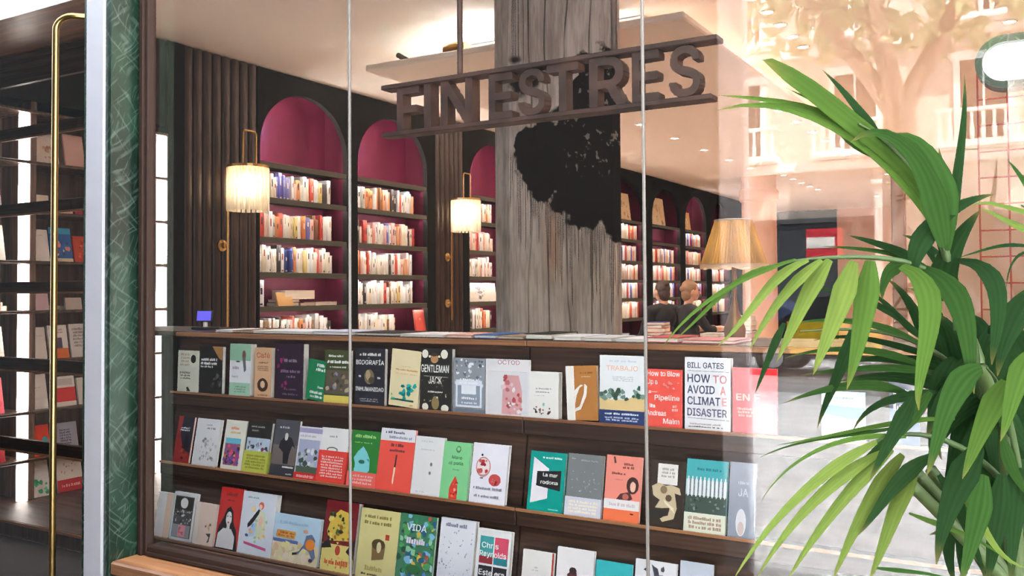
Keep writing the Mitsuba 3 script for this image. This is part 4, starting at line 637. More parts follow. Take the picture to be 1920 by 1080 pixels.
obj('frame', cat(bx(-3.232, 1.3, 2.47, 2.545, 0.47, 0.515, 0.006), bx(-3.232, 1.3, 2.462, 2.472, 0.475, 0.49, 0.002)), 'bronze', win, 'bronze bottom rail on the sill')
obj('frame', bx(-3.232, 1.3, 2.47, 2.545, 3.2, 3.3, 0.006), 'bronze', win)
JX = [-3.232, -2.163, -1.030, 0.105, 1.30]
for a, b in zip(JX, JX[1:]):
    obj('pane', axes(trimesh.Trimesh([[a, YG, 0.51], [b, YG, 0.51], [b, YG, 3.22], [a, YG, 3.22]], [[0, 1, 2], [0, 2, 3]], process=False), (1, 0, 0), (0, 1, 0), (0, 0, 1)), 'pane_glass', win)
for x in JX[1:-1]:
    obj('glass_joint', bx(x - 0.004, x + 0.004, YG - 0.006, YG + 0.006, 0.51, 3.22, 0.002), 'silicone', win, 'pale silicone joint between two panes')
door = structroot('door_1', 'glass shop door with a long brass pull bar')
obj('pane', trimesh.Trimesh([[-4.7, 2.43, 0.05], [-3.50, 2.43, 0.05], [-3.50, 2.43, 3.25], [-4.7, 2.43, 3.25]], [[0, 1, 2], [0, 2, 3]], process=False), 'pane_glass', door)
arc = [(-3.615 + 0.06 - 0.06 * math.cos(a) * 1.0, 2.30 + 0.035 * (1 - math.cos(a)), 2.675 + 0.06 * math.sin(a)) for a in np.linspace(0, math.pi / 2, 8)]
obj('handle', tube([(-3.615, 2.30, 0.30), (-3.615, 2.30, 1.2), (-3.615, 2.30, 2.0)] + arc + [(-3.52, 2.37, 2.735), (-3.495, 2.425, 2.735)], 0.0135, 14), 'brass', door, 'long brass pull bar bent over at the top', smooth=40)
obj('threshold', bx(-4.75, -3.49, 2.40, 2.62, 0, 0.05), 'bronze', door)
obj('head_rail', bx(-4.75, -3.49, 2.40, 2.47, 3.22, 3.3), 'bronze', door)
# wooden soffit over the entrance and the rails below it
struct('trim_2', prism_xy(Polygon([(-6.2, 2.62), (-4.0, 2.62), (-4.5, 3.4), (-6.2, 3.4)]), 3.10, 3.63), 'sill_wood', 'brown wooden soffit over the entrance')
struct('trim_3', cat(bx(-6.2, -4.45, 3.36, 3.44, 3.06, 3.10, 0.008), bx(-6.2, -4.45, 3.40, 3.43, 2.92, 3.06)), 'walnut', 'dark header board with a thin cornice under the entrance soffit')

# floating ceiling raft with a lit cove around it
raft = structroot('ceiling_raft', 'white ceiling raft hung below the ceiling with a lit cove above it')
labels[raft]['category'] = 'ceiling'
obj('panel', bx(-4.76, -2.05, 5.69, 14.2, 3.35, 3.40, 0.01), 'raft_paint', raft)
obj('core', bx(-4.2, -2.6, 6.35, 13.8, 3.40, 3.63), 'ceiling_paint', raft)
LEDW = emit('fff2e6', 170.0, 4.0)
LEDS = emit('ffe8d0', 3.5, 2.0)
obj('cove_light', bx(-4.0, -2.7, 6.02, 6.06, 3.405, 3.42), 'lamp_black', raft, 'warm cove light strip', emitter=LEDW)
obj('cove_light', bx(-2.42, -2.38, 6.3, 13.6, 3.405, 3.42), 'lamp_black', raft, emitter=LEDS)
obj('cove_light', bx(-4.42, -4.38, 6.3, 13.6, 3.405, 3.42), 'lamp_black', raft, emitter=emit('fff2e6', 55.0, 4.0))
vent = thing('ceiling_fitting', 'small black fitting standing above the left corner of the ceiling raft', 'fitting')
obj('body', cyl((-4.45, 5.86, 3.43), (-4.62, 5.95, 3.52), 0.022, 10), 'iron', vent)
vb = thing('ceiling_fitting', 'small tan fitting lying on the ceiling raft left of the pillar', 'fitting')
obj('housing', axes(lathe([(0, -0.11), (0.045, -0.10), (0.06, 0), (0.045, 0.10), (0, 0.11)], 16), (0, 0, 1), (0, 1, 0), (-1, 0, 0), (-3.98, 5.86, 3.455)), 'dark_brass', vb, smooth=50)
obj('foot', bx(-4.02, -3.94, 5.83, 5.89, 3.40, 3.42), 'iron', vb)
obj('foot', cyl((-4.45, 5.86, 3.40), (-4.45, 5.86, 3.44), 0.03, 10), 'iron', vent)

# ------------------------------------------------------------------ reeded wood piers on the bookcase wall, with sconces
def pier(y0, y1, where):
    t = structroot('wall_panel', f'dark reeded wood pier {where}')
    labels[t]['category'] = 'wall panel'
    obj('backing', bx(XW - 0.36, XW - 0.02, y0, y1, 0, 3.63), 'reed_wood', t)
    n = max(2, round((y1 - y0) / 0.10))
    w = (y1 - y0) / n
    half = Polygon([(w * 0.49 * math.cos(a), 0.028 * math.sin(a)) for a in np.linspace(0, math.pi, 9)] + [(-w * 0.49, -0.01), (w * 0.49, -0.01)])
    m = axes(ext(half, 3.63), (0, 1, 0), (1, 0, 0), (0, 0, 1))
    m.invert()
    base = mikit.ply(m, 'reed_wood', smooth=40)
    for k in range(n):
        put('slat', {**base, 'to_world': T().translate([XW - 0.02, y0 + w * (k + 0.5), 0])}, t)
    return t


pier(5.08, 5.90, 'with the nearer wall lamp')
pier(8.68, 9.27, 'with the farther wall lamp')
struct('wall_panel', bx(XW - 0.36, XW + 0.02, 4.905, 5.08, 0, 3.63, 0.006), 'black_paint', 'black post between the entrance bookcase and the reeded pier')
labels['wall_panel_002']['category'] = 'wall panel'


def sconce(y, z0, z1, label, kw):
    t = thing('wall_lamp', label, 'wall lamp', 'fluted glass wall lamps on the reeded piers')
    x, r = XW + 0.20, 0.165
    obj('top_plate', lathe([(0, z1), (r + 0.012, z1), (r + 0.012, z1 + 0.022), (0, z1 + 0.022)], 24, (x, y, 0)), 'brass', t)
    rod = mikit.ply(cyl((0, 0, z0), (0, 0, z1), 0.017, 8), 'rod_glass', smooth=40)
    for k in range(24):
        a = k * 2 * math.pi / 24
        put('glass_rod', {**rod, 'to_world': T().translate([x + r * math.cos(a), y + r * math.sin(a), 0])}, t)
    obj('bulb', lathe([(0, z0 + 0.12), (0.05, z0 + 0.14), (0.06, z1 - 0.08), (0, z1 - 0.04)], 16, (x, y, 0)), 'lamp_black', t, 'glowing warm bulb', emitter=emit('ffe0bc', kw, 3.0))
    loop = [(x + 0.02, y - 0.075, z1 + 0.02), (x + 0.02, y - 0.075, z1 + 0.2), (x + 0.02, y - 0.075, z1 + 0.30), (x + 0.02, y - 0.06, z1 + 0.325), (x + 0.02, y + 0.06, z1 + 0.325), (x + 0.02, y + 0.075, z1 + 0.30), (x + 0.02, y + 0.075, z1 + 0.02)]
    obj('loop', tube(loop, 0.009, 8), 'brass', t, 'tall brass loop above the shade', smooth=50)
    obj('stem', cyl((XW + 0.06, y - 0.10, 1.22), (XW + 0.06, y - 0.10, z1), 0.011, 10), 'brass', t, 'thin brass rod', smooth=40)
    obj('arm', cyl((XW + 0.06, y - 0.10, z1 + 0.01), (x, y, z1 + 0.01), 0.009, 8), 'brass', t)
    for zz in (z0 - 0.30, 1.42):
        if zz > 1.5 or y > 8:
            obj('rosette', axes(lathe([(0, 0), (0.052, 0), (0.05, 0.012), (0.026, 0.022), (0.02, 0.045), (0, 0.05)], 20), (0, 1, 0), (0, 0, 1), (1, 0, 0), (XW + 0.008, y - 0.12, zz)), 'brass', t, 'round brass wall rosette', smooth=40)
    return t


sconce(5.60, 2.27, 2.645, 'brass and fluted glass wall lamp on the nearer reeded pier, left of the bookcases', 38.0)
sconce(9.02, 2.27, 2.645, 'brass and fluted glass wall lamp on the farther reeded pier, beside the concrete pillar', 38.0)

# ------------------------------------------------------------------ the arched bookcases along the left wall
SHELF_Z = [1.09 - 0.345 * 3, 1.09 - 0.345 * 2, 1.09 - 0.345, 1.085, 1.43, 1.747, 2.073, 2.442, 2.77]
DEPTH = 0.31
LED = emit('fff3e6', 120.0, 1.0)
LED_ARCH = emit('ffeae4', 3200.0, 5.0)
jamb_cache = {}


def arched_bay(y0, y1, label, glow=True, left_post=0.0, right_post=0.14, leds=True):
    t = thing('arched_bookcase', label, 'bookcase', 'arched bookcases along the left wall')
    c, hw = (y0 + y1) / 2, (y1 - y0) / 2
    arch = Polygon([(y0, 0.02), (y1, 0.02)] + [(c + hw * math.cos(a), 2.92 + 0.54 * math.sin(a)) for a in np.linspace(0, math.pi, 25)])
    face = sbox(y0 - left_post, 0.0, y1 + right_post, 3.63).difference(arch)
    obj('face_frame', axes(ext(face, 0.06), (0, 1, 0), (0, 0, 1), (1, 0, 0), (XW - 0.06, 0, 0)), 'black_paint', t)
    obj('back_panel', bx(XW - DEPTH - 0.02, XW - DEPTH, y0 - 0.03, y1 + 0.03, 0.02, 3.6), 'magenta_paint', t, 'deep magenta back panel')
    obj('side_panel', bx(XW - DEPTH, XW - 0.06, y0 - 0.03, y0, 0.02, 3.6), 'magenta_paint', t, 'magenta side panel')
    obj('side_panel', bx(XW - DEPTH, XW - 0.06, y1, y1 + 0.03, 0.02, 3.6), 'magenta_paint', t)
    for z in SHELF_Z:
        k = obj('shelf', bx(XW - DEPTH, XW - 0.022, y0, y1, z - 0.026, z, 0.003), 'black_paint', t)
        obj('shelf_lip', bx(XW - 0.022, XW - 0.006, y0, y1, z - 0.05, z + 0.002, 0.004), 'shelf_edge', t)
        if leds and z > 1.2 and y0 < 10:
            put('led_strip', mikit.ply(bx(XW - 0.040, XW - 0.026, y0 + 0.02, y1 - 0.02, z - 0.036, z - 0.027), 'lamp_black', emitter=LED), t)
    if leds and y0 > 10:
        put('led_strip', mikit.ply(cat(*[bx(XW - 0.040, XW - 0.026, y0 + 0.02, y1 - 0.02, z - 0.036, z - 0.027) for z in SHELF_Z[4:]]), 'lamp_black', emitter={**LED, 'sampling_weight': 2.0}), t)
    if glow:
        obj('arch_light', bx(XW - 0.11, XW - 0.075, y0 + 0.02, y0 + 0.05, 3.08, 3.2), 'lamp_black', t, emitter=LED_ARCH)
    return t


BAYS = [(5.93, 7.13), (7.29, 8.52), (9.40, 10.60), (10.76, 11.96), (13.2, 15.02), (15.42, 16.86), (17.15, 18.42), (18.75, 20.0)]
BAYN = ['first arch from the left, beside the nearer wall lamp', 'second arch from the left, beside the farther wall lamp', 'between the farther wall lamp and the concrete pillar',
        'hidden behind the concrete pillar', 'first arch right of the concrete pillar', 'second arch right of the concrete pillar',
        'third arch right of the concrete pillar', 'fourth arch right of the concrete pillar']
SHORT = ['first arched bookcase', 'second arched bookcase', 'arched bookcase left of the concrete pillar', '', 'arched bookcase right of the concrete pillar']
for i, (a, b) in enumerate(BAYS):
    nxt = {0: 0.16, 1: 0.16, 2: 0.16, 3: 1.24, 4: 0.40, 5: 0.29, 6: 0.33, 7: 4.4}[i]
    arched_bay(a, b, 'black magenta-backed bookcase, ' + BAYN[i], glow=i in (0, 1, 2, 6), left_post=0.03 if i in (0,) else (0.13 if i == 2 else 0), right_post=nxt, leds=i != 3)

# ------------------------------------------------------------------ books with their spines out
PAL = {'cream': ['efe4cf', 'ece0c4', 'f1e9d8', 'eadbbd'], 'white': ['f1efea', 'eceae6', 'f5f2ec'], 'pink': ['e9b5ad', 'e8c2b8', 'dd9d95'], 'red': ['c9473f', 'd65a4c', 'b53a3a'], 'orange': ['d98a5a', 'e2a173', 'cf7a4a'],
       'blue': ['4a4a9a', '5c5aa8', '6f70b5'], 'navy': ['26305e', '2c3a78'], 'brown': ['7a5a42', '6a4a38'], 'yellow': ['e3cf86', 'dcc376'], 'grey': ['b5b0aa', 'c8c4be'], 'black': ['2c2a2a', '383434']}


def spine_book(w, h, d, col, rnd):
    """A closed book, spine towards +x, standing on z = 0, from y = 0 to w."""
    v = VC()
    r = min(0.006, w * 0.3)
    prof = Polygon([(-d, 0), (-r, 0), (-r * 0.3, w * 0.2), (0, w * 0.5), (-r * 0.3, w * 0.8), (-r, w), (-d, w)])
    m = ext(prof, h)
    v.add(m, col)
    v.add(bx(-d + 0.004, -0.008, 0.002, w - 0.002, h - 0.001, h + 0.0012), 'ece4d4')
    if w > 0.02 and rnd.random() < 0.75:
        ink = rnd.choice(['5a4a44', '8a2f2f', '2f2f38', 'c9b090', 'efe9df']) if col not in PAL['black'] + PAL['navy'] + PAL['blue'] else 'e6dfd0'
        z0 = h * rnd.uniform(0.42, 0.62)
        v.add(bx(-0.004, 0.0008, w * 0.36, w * 0.64, z0, z0 + h * rnd.uniform(0.15, 0.3)), ink)
        if rnd.random() < 0.5:
            v.add(bx(-0.004, 0.0008, w * 0.3, w * 0.7, h * 0.06, h * 0.12), ink)
    return v


rnd = random.Random(11)
ROWS = {4: 'fifth', 5: 'fourth', 6: 'third', 7: 'second', 8: 'first'}
SEQ = {(0, 7): 'white cream cream pink orange cream cream blue blue blue blue pink white pink orange cream white cream red white cream yellow black white'.split(),
       (0, 6): 'pink red red pink white grey orange red white cream cream yellow white orange blue pink brown brown red red white white'.split(),
       (0, 5): 'cream white grey cream white cream white cream black white navy navy blue orange white cream yellow white white cream red pink cream'.split(),
       (0, 3): 'white pink white brown grey brown white white black white white white pink red white cream orange pink'.split(),
       (1, 7): 'red white white white grey orange orange orange white white orange brown orange orange pink orange black black white'.split(),
       (1, 6): 'cream white black cream red red white cream pink white white cream white pink blue white pink white orange red pink'.split(),
       (1, 5): 'red white pink orange pink white white red white cream white cream cream white cream white black white pink'.split(),
       (1, 4): 'white grey white white white black white cream white white white cream red white brown cream cream yellow white white'.split(),
       (1, 3): 'white cream brown white white cream white grey white white cream white'.split(),
       (2, 7): 'cream pink white cream orange cream white pink white cream'.split(), (2, 6): 'white pink cream white pink cream pink red white'.split(),
       (2, 5): 'pink white pink white cream white grey white cream'.split(), (2, 3): 'red orange white cream black white black white cream white'.split()}
nbook = {}


def book_row(bay, s, names, y0, y1, zoff=0.0, big=1.0):
    z = SHELF_Z[s]
    y = y0 + 0.006
    room = SHELF_Z[s + 1] - z - 0.055
    k = 0
    while y < y1 - 0.03:
        cn = names[k % len(names)]
        w = rnd.uniform(0.026, 0.062) * big
        w = min(w, y1 - y)
        h = min(room, rnd.uniform(0.205, 0.262) if rnd.random() < 0.9 else rnd.uniform(0.17, 0.19))
        d = rnd.uniform(0.15, 0.19)
        v = spine_book(w - 0.0015, h, d, rnd.choice(PAL[cn]), rnd)
        key = numbered('shelved_book')
        lean = rnd.gauss(0, 0.006)
        M = frame((XW - 0.095 - rnd.uniform(0, 0.025), y, z + 0.0006), (1, 0, 0), (0, 1, 0), (0, lean * 0, 1))
        scene[key] = v.shape(M)
        labels[key] = {'label': f'{cn} book, {ordinal(k)} from left, {SHELFN[s]} shelf, {SHORT[bay]}', 'category': 'book',
                       'group': f'upright books on the {SHELFN[s]} shelf of the {SHORT[bay]}'}
        y += w
        k += 1


SHELFN = {7: 'topmost filled', 6: 'second filled', 5: 'third filled', 4: 'fourth filled', 3: 'fifth filled'}
for (bay, s), names in SEQ.items():
    a, b = BAYS[bay]
    end = {(1, 3): a + 0.80}.get((bay, s), b - rnd.uniform(0.10, 0.15))
    if bay == 2:
        end = a + 0.72
    book_row(bay, s, names, a + 0.005, end)


def lying_book(x, y, z, lx, ly, h, col, label, rot=0.0, group=None, cover=None):
    """A closed book lying flat: boards and a page block."""
    t = thing('lying_book', label, 'book', group)
    c, s = math.cos(rot), math.sin(rot)
    M = frame((x, y, z + 0.0006), (c, s, 0), (-s, c, 0), (0, 0, 1))
    e = 0.0025
    v = VC().add(bx(-lx / 2, lx / 2, -ly / 2, ly / 2, 0, e), col).add(bx(-lx / 2, lx / 2, -ly / 2, ly / 2, h - e, h), col).add(bx(-lx / 2, lx / 2, ly / 2 - e, ly / 2, e, h - e), col)
    scene[numbered(t + '__cover')] = v.shape(M)
    scene[numbered(t + '__page_block')] = VC().add(bx(-lx / 2 + 0.003, lx / 2 - 0.003, -ly / 2 + 0.003, ly / 2 - e, e, h - e), 'efe7d8').shape(M)
    return t


# fourth shelf of the first bay: a few lying books, a leaning one and an upright pair
Z4 = SHELF_Z[4]
key = numbered('shelved_book'); scene[key] = spine_book(0.075, 0.245, 0.17, 'dfe6f2', rnd).shape(frame((XW - 0.05, 5.96, Z4 + 0.0006), (1, 0, 0), (0, 1, 0), (0, 0, 1)))
labels[key] = {'label': 'thick pale blue book standing at the left end, fourth shelf of the first arch', 'category': 'book'}
lying_book(XW - 0.14, 6.36, Z4, 0.17, 0.26, 0.034, '3a2a3a', 'dark book at the bottom of the lying stack in the first arched bookcase')
lying_book(XW - 0.14, 6.37, Z4 + 0.0345, 0.17, 0.25, 0.03, 'a8584a', 'brick red book in the middle of the lying stack in the first arched bookcase')
lying_book(XW - 0.14, 6.50, Z4 + 0.065, 0.18, 0.40, 0.085, 'efe9df', 'thick white book on top of the lying stack in the first arched bookcase')
lying_book(XW - 0.14, 6.62, Z4, 0.15, 0.20, 0.026, 'ece2cf', 'cream book lying between a stack and a long white book in the first arched bookcase')
lying_book(XW - 0.14, 6.88, Z4, 0.16, 0.31, 0.034, 'f0e9dc', 'long white book lying alone, lower right of the first arched bookcase')
lying_book(XW - 0.14, 8.24, SHELF_Z[3], 0.16, 0.26, 0.03, 'f0e9dc', 'long white book lying beside the red leaning book in the second arched bookcase')


def card_book(o, ex, n, w, h, t, col, name, label, lean=0.2, extra=()):
    """A small face-out book: front normal n, width along ex, leaning back by lean."""
    n, ex = np.array(n, float), np.array(ex, float)
    up = np.array([0, 0, 1.0]) * math.cos(lean) - n * math.sin(lean)
    back = -np.cross(up, ex)
    back = back if back @ n < 0 else -back
    M = frame(o, ex, back, up)
    k = thing(name, label, 'book')
    e = 0.002
    v = VC().add(bx(0, w, 0, e, 0, h), col).add(bx(0, w, t - e, t, 0, h), col).add(bx(0, e, e, t - e, 0, h), col)
    scene[numbered(k + '__cover')] = v.shape(M)
    scene[numbered(k + '__page_block')] = VC().add(bx(e, w - 0.003, e, t - e, 0.002, h - 0.002), 'efe7d8').shape(M)
    if extra:
        pr = VC()
        art(pr, extra, w, h)
        scene[numbered(k + '__cover_print')] = pr.shape(M)
    return k


# ------------------------------------------------------------------ cover art: flat shapes in thin layers on a book's front
def art(v, items, w, h, seed=0):
    y = -0.0002

    def poly(g, col):
        nonlocal y
        g = g.intersection(sbox(0, 0, 1, 1))
        for p in getattr(g, 'geoms', [g]):
            if p.geom_type != 'Polygon' or p.area < 1e-6:
                continue
            vv, ff = trimesh.creation.triangulate_polygon(p, engine='earcut')
            q = np.c_[vv[:, 0] * w, np.full(len(vv), y), vv[:, 1] * h]
            v.add(trimesh.Trimesh(q, ff, process=False), col)
        y -= 0.00006

    for it in items:
        k = it[0]
        if k == 'r':
            poly(sbox(*it[1:5]), it[5])
        elif k == 'e':
            poly(affinity.scale(Point(it[1], it[2]).buffer(1, quad_segs=5), it[3], it[4], origin=(it[1], it[2])), it[5])
        elif k == 'p':
            g = Polygon(it[1])
            poly(g if g.is_valid else g.buffer(0), it[2])
        elif k == 'l':
            x0, y0, x1, y1, t, c = it[1:]
            a = math.atan2((y1 - y0) * h, (x1 - x0) * w)
            dx, dy = -math.sin(a) * t / 2 * w / w, math.cos(a) * t / 2 * w / h
            poly(Polygon([(x0 + dx, y0 + dy), (x1 + dx, y1 + dy), (x1 - dx, y1 - dy), (x0 - dx, y0 - dy)]), c)
        elif k == 'w':
            x0, y0, x1, y1, rows, c, sd = it[1:]
            r = random.Random(sd)
            step = (y1 - y0) / rows
            gs = []
            for q in range(rows):
                x = x0 + r.uniform(0, 0.06)
                while x < x1 - 0.03:
                    lw = r.uniform(0.03, 0.075)
                    hh = step * r.choice((0.5, 0.62, 0.72))
                    gs.append(sbox(x, y0 + q * step + step * 0.12, min(x + lw * 0.82, x1), y0 + q * step + step * 0.12 + hh))
                    x += lw + (0.03 if r.random() < 0.25 else 0)
            y0s = y
            for g in gs:
                y = y0s
                poly(g, c)
        elif k == 'n':
            sd, n, x0, y0, x1, y1, size, cols = it[1:]
            r = random.Random(sd)
            for q in range(n):
                cx, cy, s = r.uniform(x0, x1), r.uniform(y0, y1), size * r.uniform(0.5, 1.2)
                m = r.randint(5, 7)
                pts = [(cx + s * r.uniform(0.4, 1) * math.cos(a), cy + s * r.uniform(0.4, 1) * math.sin(a) * w / h) for a in [2 * math.pi * j / m for j in range(m)]]
                poly(Polygon(pts).buffer(0), r.choice(cols))
        elif k in 'tL':
            m = meshkit.text_mesh(it[4], it[3] * h, 0.001, True)
            keep = m.face_normals[:, 2] > 0.5
            q = np.array(m.vertices)
            wd = q[:, 0].max() - q[:, 0].min()
            lim = (it[6] if len(it) > 6 else 0.96) * w
            sx = min(1.25, lim / wd)
            q[:, 0] = (q[:, 0] - q[:, 0].min()) * sx
            x0 = it[1] * w - (wd * sx / 2 if k == 't' else 0)
            v.add(trimesh.Trimesh(np.c_[q[:, 0] + x0, np.full(len(q), y), q[:, 1] + it[2] * h], np.array(m.faces)[keep], process=False), it[5])
            y -= 0.00006


card_book((XW - 0.02, 8.33, SHELF_Z[3] + 0.001), (0, 1, 0), (1, 0, 0), 0.19, 0.27, 0.02, 'd95a50', 'leaning_book', 'coral red book shown face out at the foot of the second arched bookcase', 0.15, [('e', .5, .6, .12, .06, 'e98a7c')])
card_book((XW - 0.03, 6.19, Z4 + 0.001), (0, 1, 0), (1, 0, 0), 0.20, 0.135, 0.02, 'd9a869', 'leaning_book', 'small ochre card book leaning on the lying stack in the first arched bookcase', 0.25)
card_book((XW - 0.06, 9.44, SHELF_Z[4] + 0.001), (0, 1, 0), (1, 0, 0), 0.70, 0.24, 0.02, 'efeae0', 'leaning_book', 'wide white picture book shown face out left of the concrete pillar', 0.15,
          [('e', .42, .7, .06, .12, '8f8f92'), ('e', .45, .5, .09, .08, 'a5a5a8'), ('e', .44, .22, .05, .1, '77777a'), ('n', 7, 14, .3, .1, .6, .85, .03, ['9a9a9c', 'c4c2be'])])
for y, w, h, c, l in ((14.08, 0.5, 0.47, 'ead9b4', 'cream art print leaning on the top shelf just right of the concrete pillar'), (15.50, 0.72, 0.52, 'e6d2ad', 'cream art print with brown marks in the second arch right of the pillar'),
                      (17.2, 0.42, 0.36, 'c9a870', 'narrow ochre art print on the top shelf of the third bookcase right of the pillar')):
    k = card_book((XW - 0.05, y, SHELF_Z[8] + 0.001), (0, 1, 0), (1, 0, 0), w, h, 0.02, c, 'art_print', l, 0.12, [('n', int(y), 12, .3, .1, .8, .7, .1, ['c9b086', 'a88a5c', 'd9c7a0'])])
    labels[k]['category'] = 'art print'
# the far bays: past three hundred spines, so one mass of books
far = VC()
for bay in (4, 5, 6, 7):
    a, b = BAYS[bay]
    for s in (3, 4, 5, 6, 7):
        if (bay, s) == (5, 7):
            b2 = a + 0.2
        else:
            b2 = b - 0.08
        y = a + 0.01 + (0.35 if (bay, s) == (6, 7) else 0)
        while y < b2:
            w = rnd.uniform(0.03, 0.07)
            h = rnd.uniform(0.235, 0.285)
            far.add(bx(XW - 0.26, XW - 0.10 - rnd.uniform(0, 0.02), y, y + w - 0.002, SHELF_Z[s] + 0.0006, SHELF_Z[s] + h), rnd.choice(PAL[rnd.choice('white cream white cream pink white orange red pink grey blue cream'.split())]))
            y += w
scene['distant_books'] = far.shape()
labels['distant_books'] = {'label': 'rows of white, cream and pink spines filling the far bookcases right of the concrete pillar', 'category': 'books', 'kind': 'stuff'}

# ------------------------------------------------------------------ the entrance bookcase on the left wall, with lit uprights
ENT_Z = [0.11, 0.40, 0.735, 1.088, 1.441, 1.793, 2.145, 2.498, 2.86]
eb = thing('entrance_bookcase', 'dark bookcase behind the entrance with white lit strips between its shelves', 'bookcase')
obj('back_panel', bx(-6.57, -6.55, 2.7, 4.90, 0.11, 3.63), 'walnut_up', eb)
obj('header', bx(-6.55, XW - 0.01, 2.7, 4.90, 2.93, 3.63), 'black_paint', eb)
for y in (3.76, 4.60):
    obj('upright', bx(-6.55, XW, y, y + 0.05, 0.11, 2.93, 0.004), 'walnut_up', eb)
for z in ENT_Z[1:]:
    obj('shelf', bx(-6.55, XW + 0.034, 2.7, 4.90, z - 0.020, z, 0.003), 'walnut_up', eb)
STRIP = emit('fff4ea', 10.0, 4.0)
for y0, y1 in ((3.69, 3.745), (4.832, 4.90)):
    obj('light_strip', cat(*[bx(XW - 0.03, XW + 0.028, y0, y1, a + 0.004, b - 0.024, 0.004) for a, b in zip(ENT_Z, ENT_Z[1:])]), 'led_trim', eb, 'glowing white light strip', emitter=STRIP)
pl = thing('plinth', 'low glossy brown plinth under the entrance bookcase', 'plinth')
obj('top', bx(XW - 0.3, -4.2, 3.38, 4.90, 0.085, 0.109, 0.004), 'walnut', pl)
obj('edge', bx(XW, -4.2, 3.374, 3.381, 0.088, 0.107, 0.002), 'sill_wood', pl)
obj('body', bx(XW - 0.3, -4.22, 3.40, 4.90, 0.0, 0.085), 'walnut_up', pl)
single('door_mat', bx(-6.1, -3.52, 2.63, 3.37, 0.0, 0.014, 0.004), 'rubber', 'dark mat on the floor inside the glass door', 'mat')
rk = thing('rail_rack', 'rack of dark horizontal wooden rails in front of the entrance bookcase', 'rack')
for z0, z1 in ((2.564, 2.64), (2.068, 2.146), (1.566, 1.636), (1.066, 1.147), (0.552, 0.63)):
    obj('rail', bx(XW + 0.0, -4.60, 3.40, 3.435, z0, z1, 0.004), 'walnut', rk)
    obj('rail_edge', bx(XW + 0.0, -4.60, 3.385, 3.402, z0 - 0.006, z0 + 0.006, 0.002), 'sill_wood', rk)
obj('post', bx(-4.62, -4.57, 3.39, 3.45, 0.109, 3.06, 0.004), 'walnut_up', rk)
obj('post', bx(XW + 0.01, XW + 0.05, 3.44, 3.47, 0.109, 3.06, 0.004), 'walnut_up', rk)

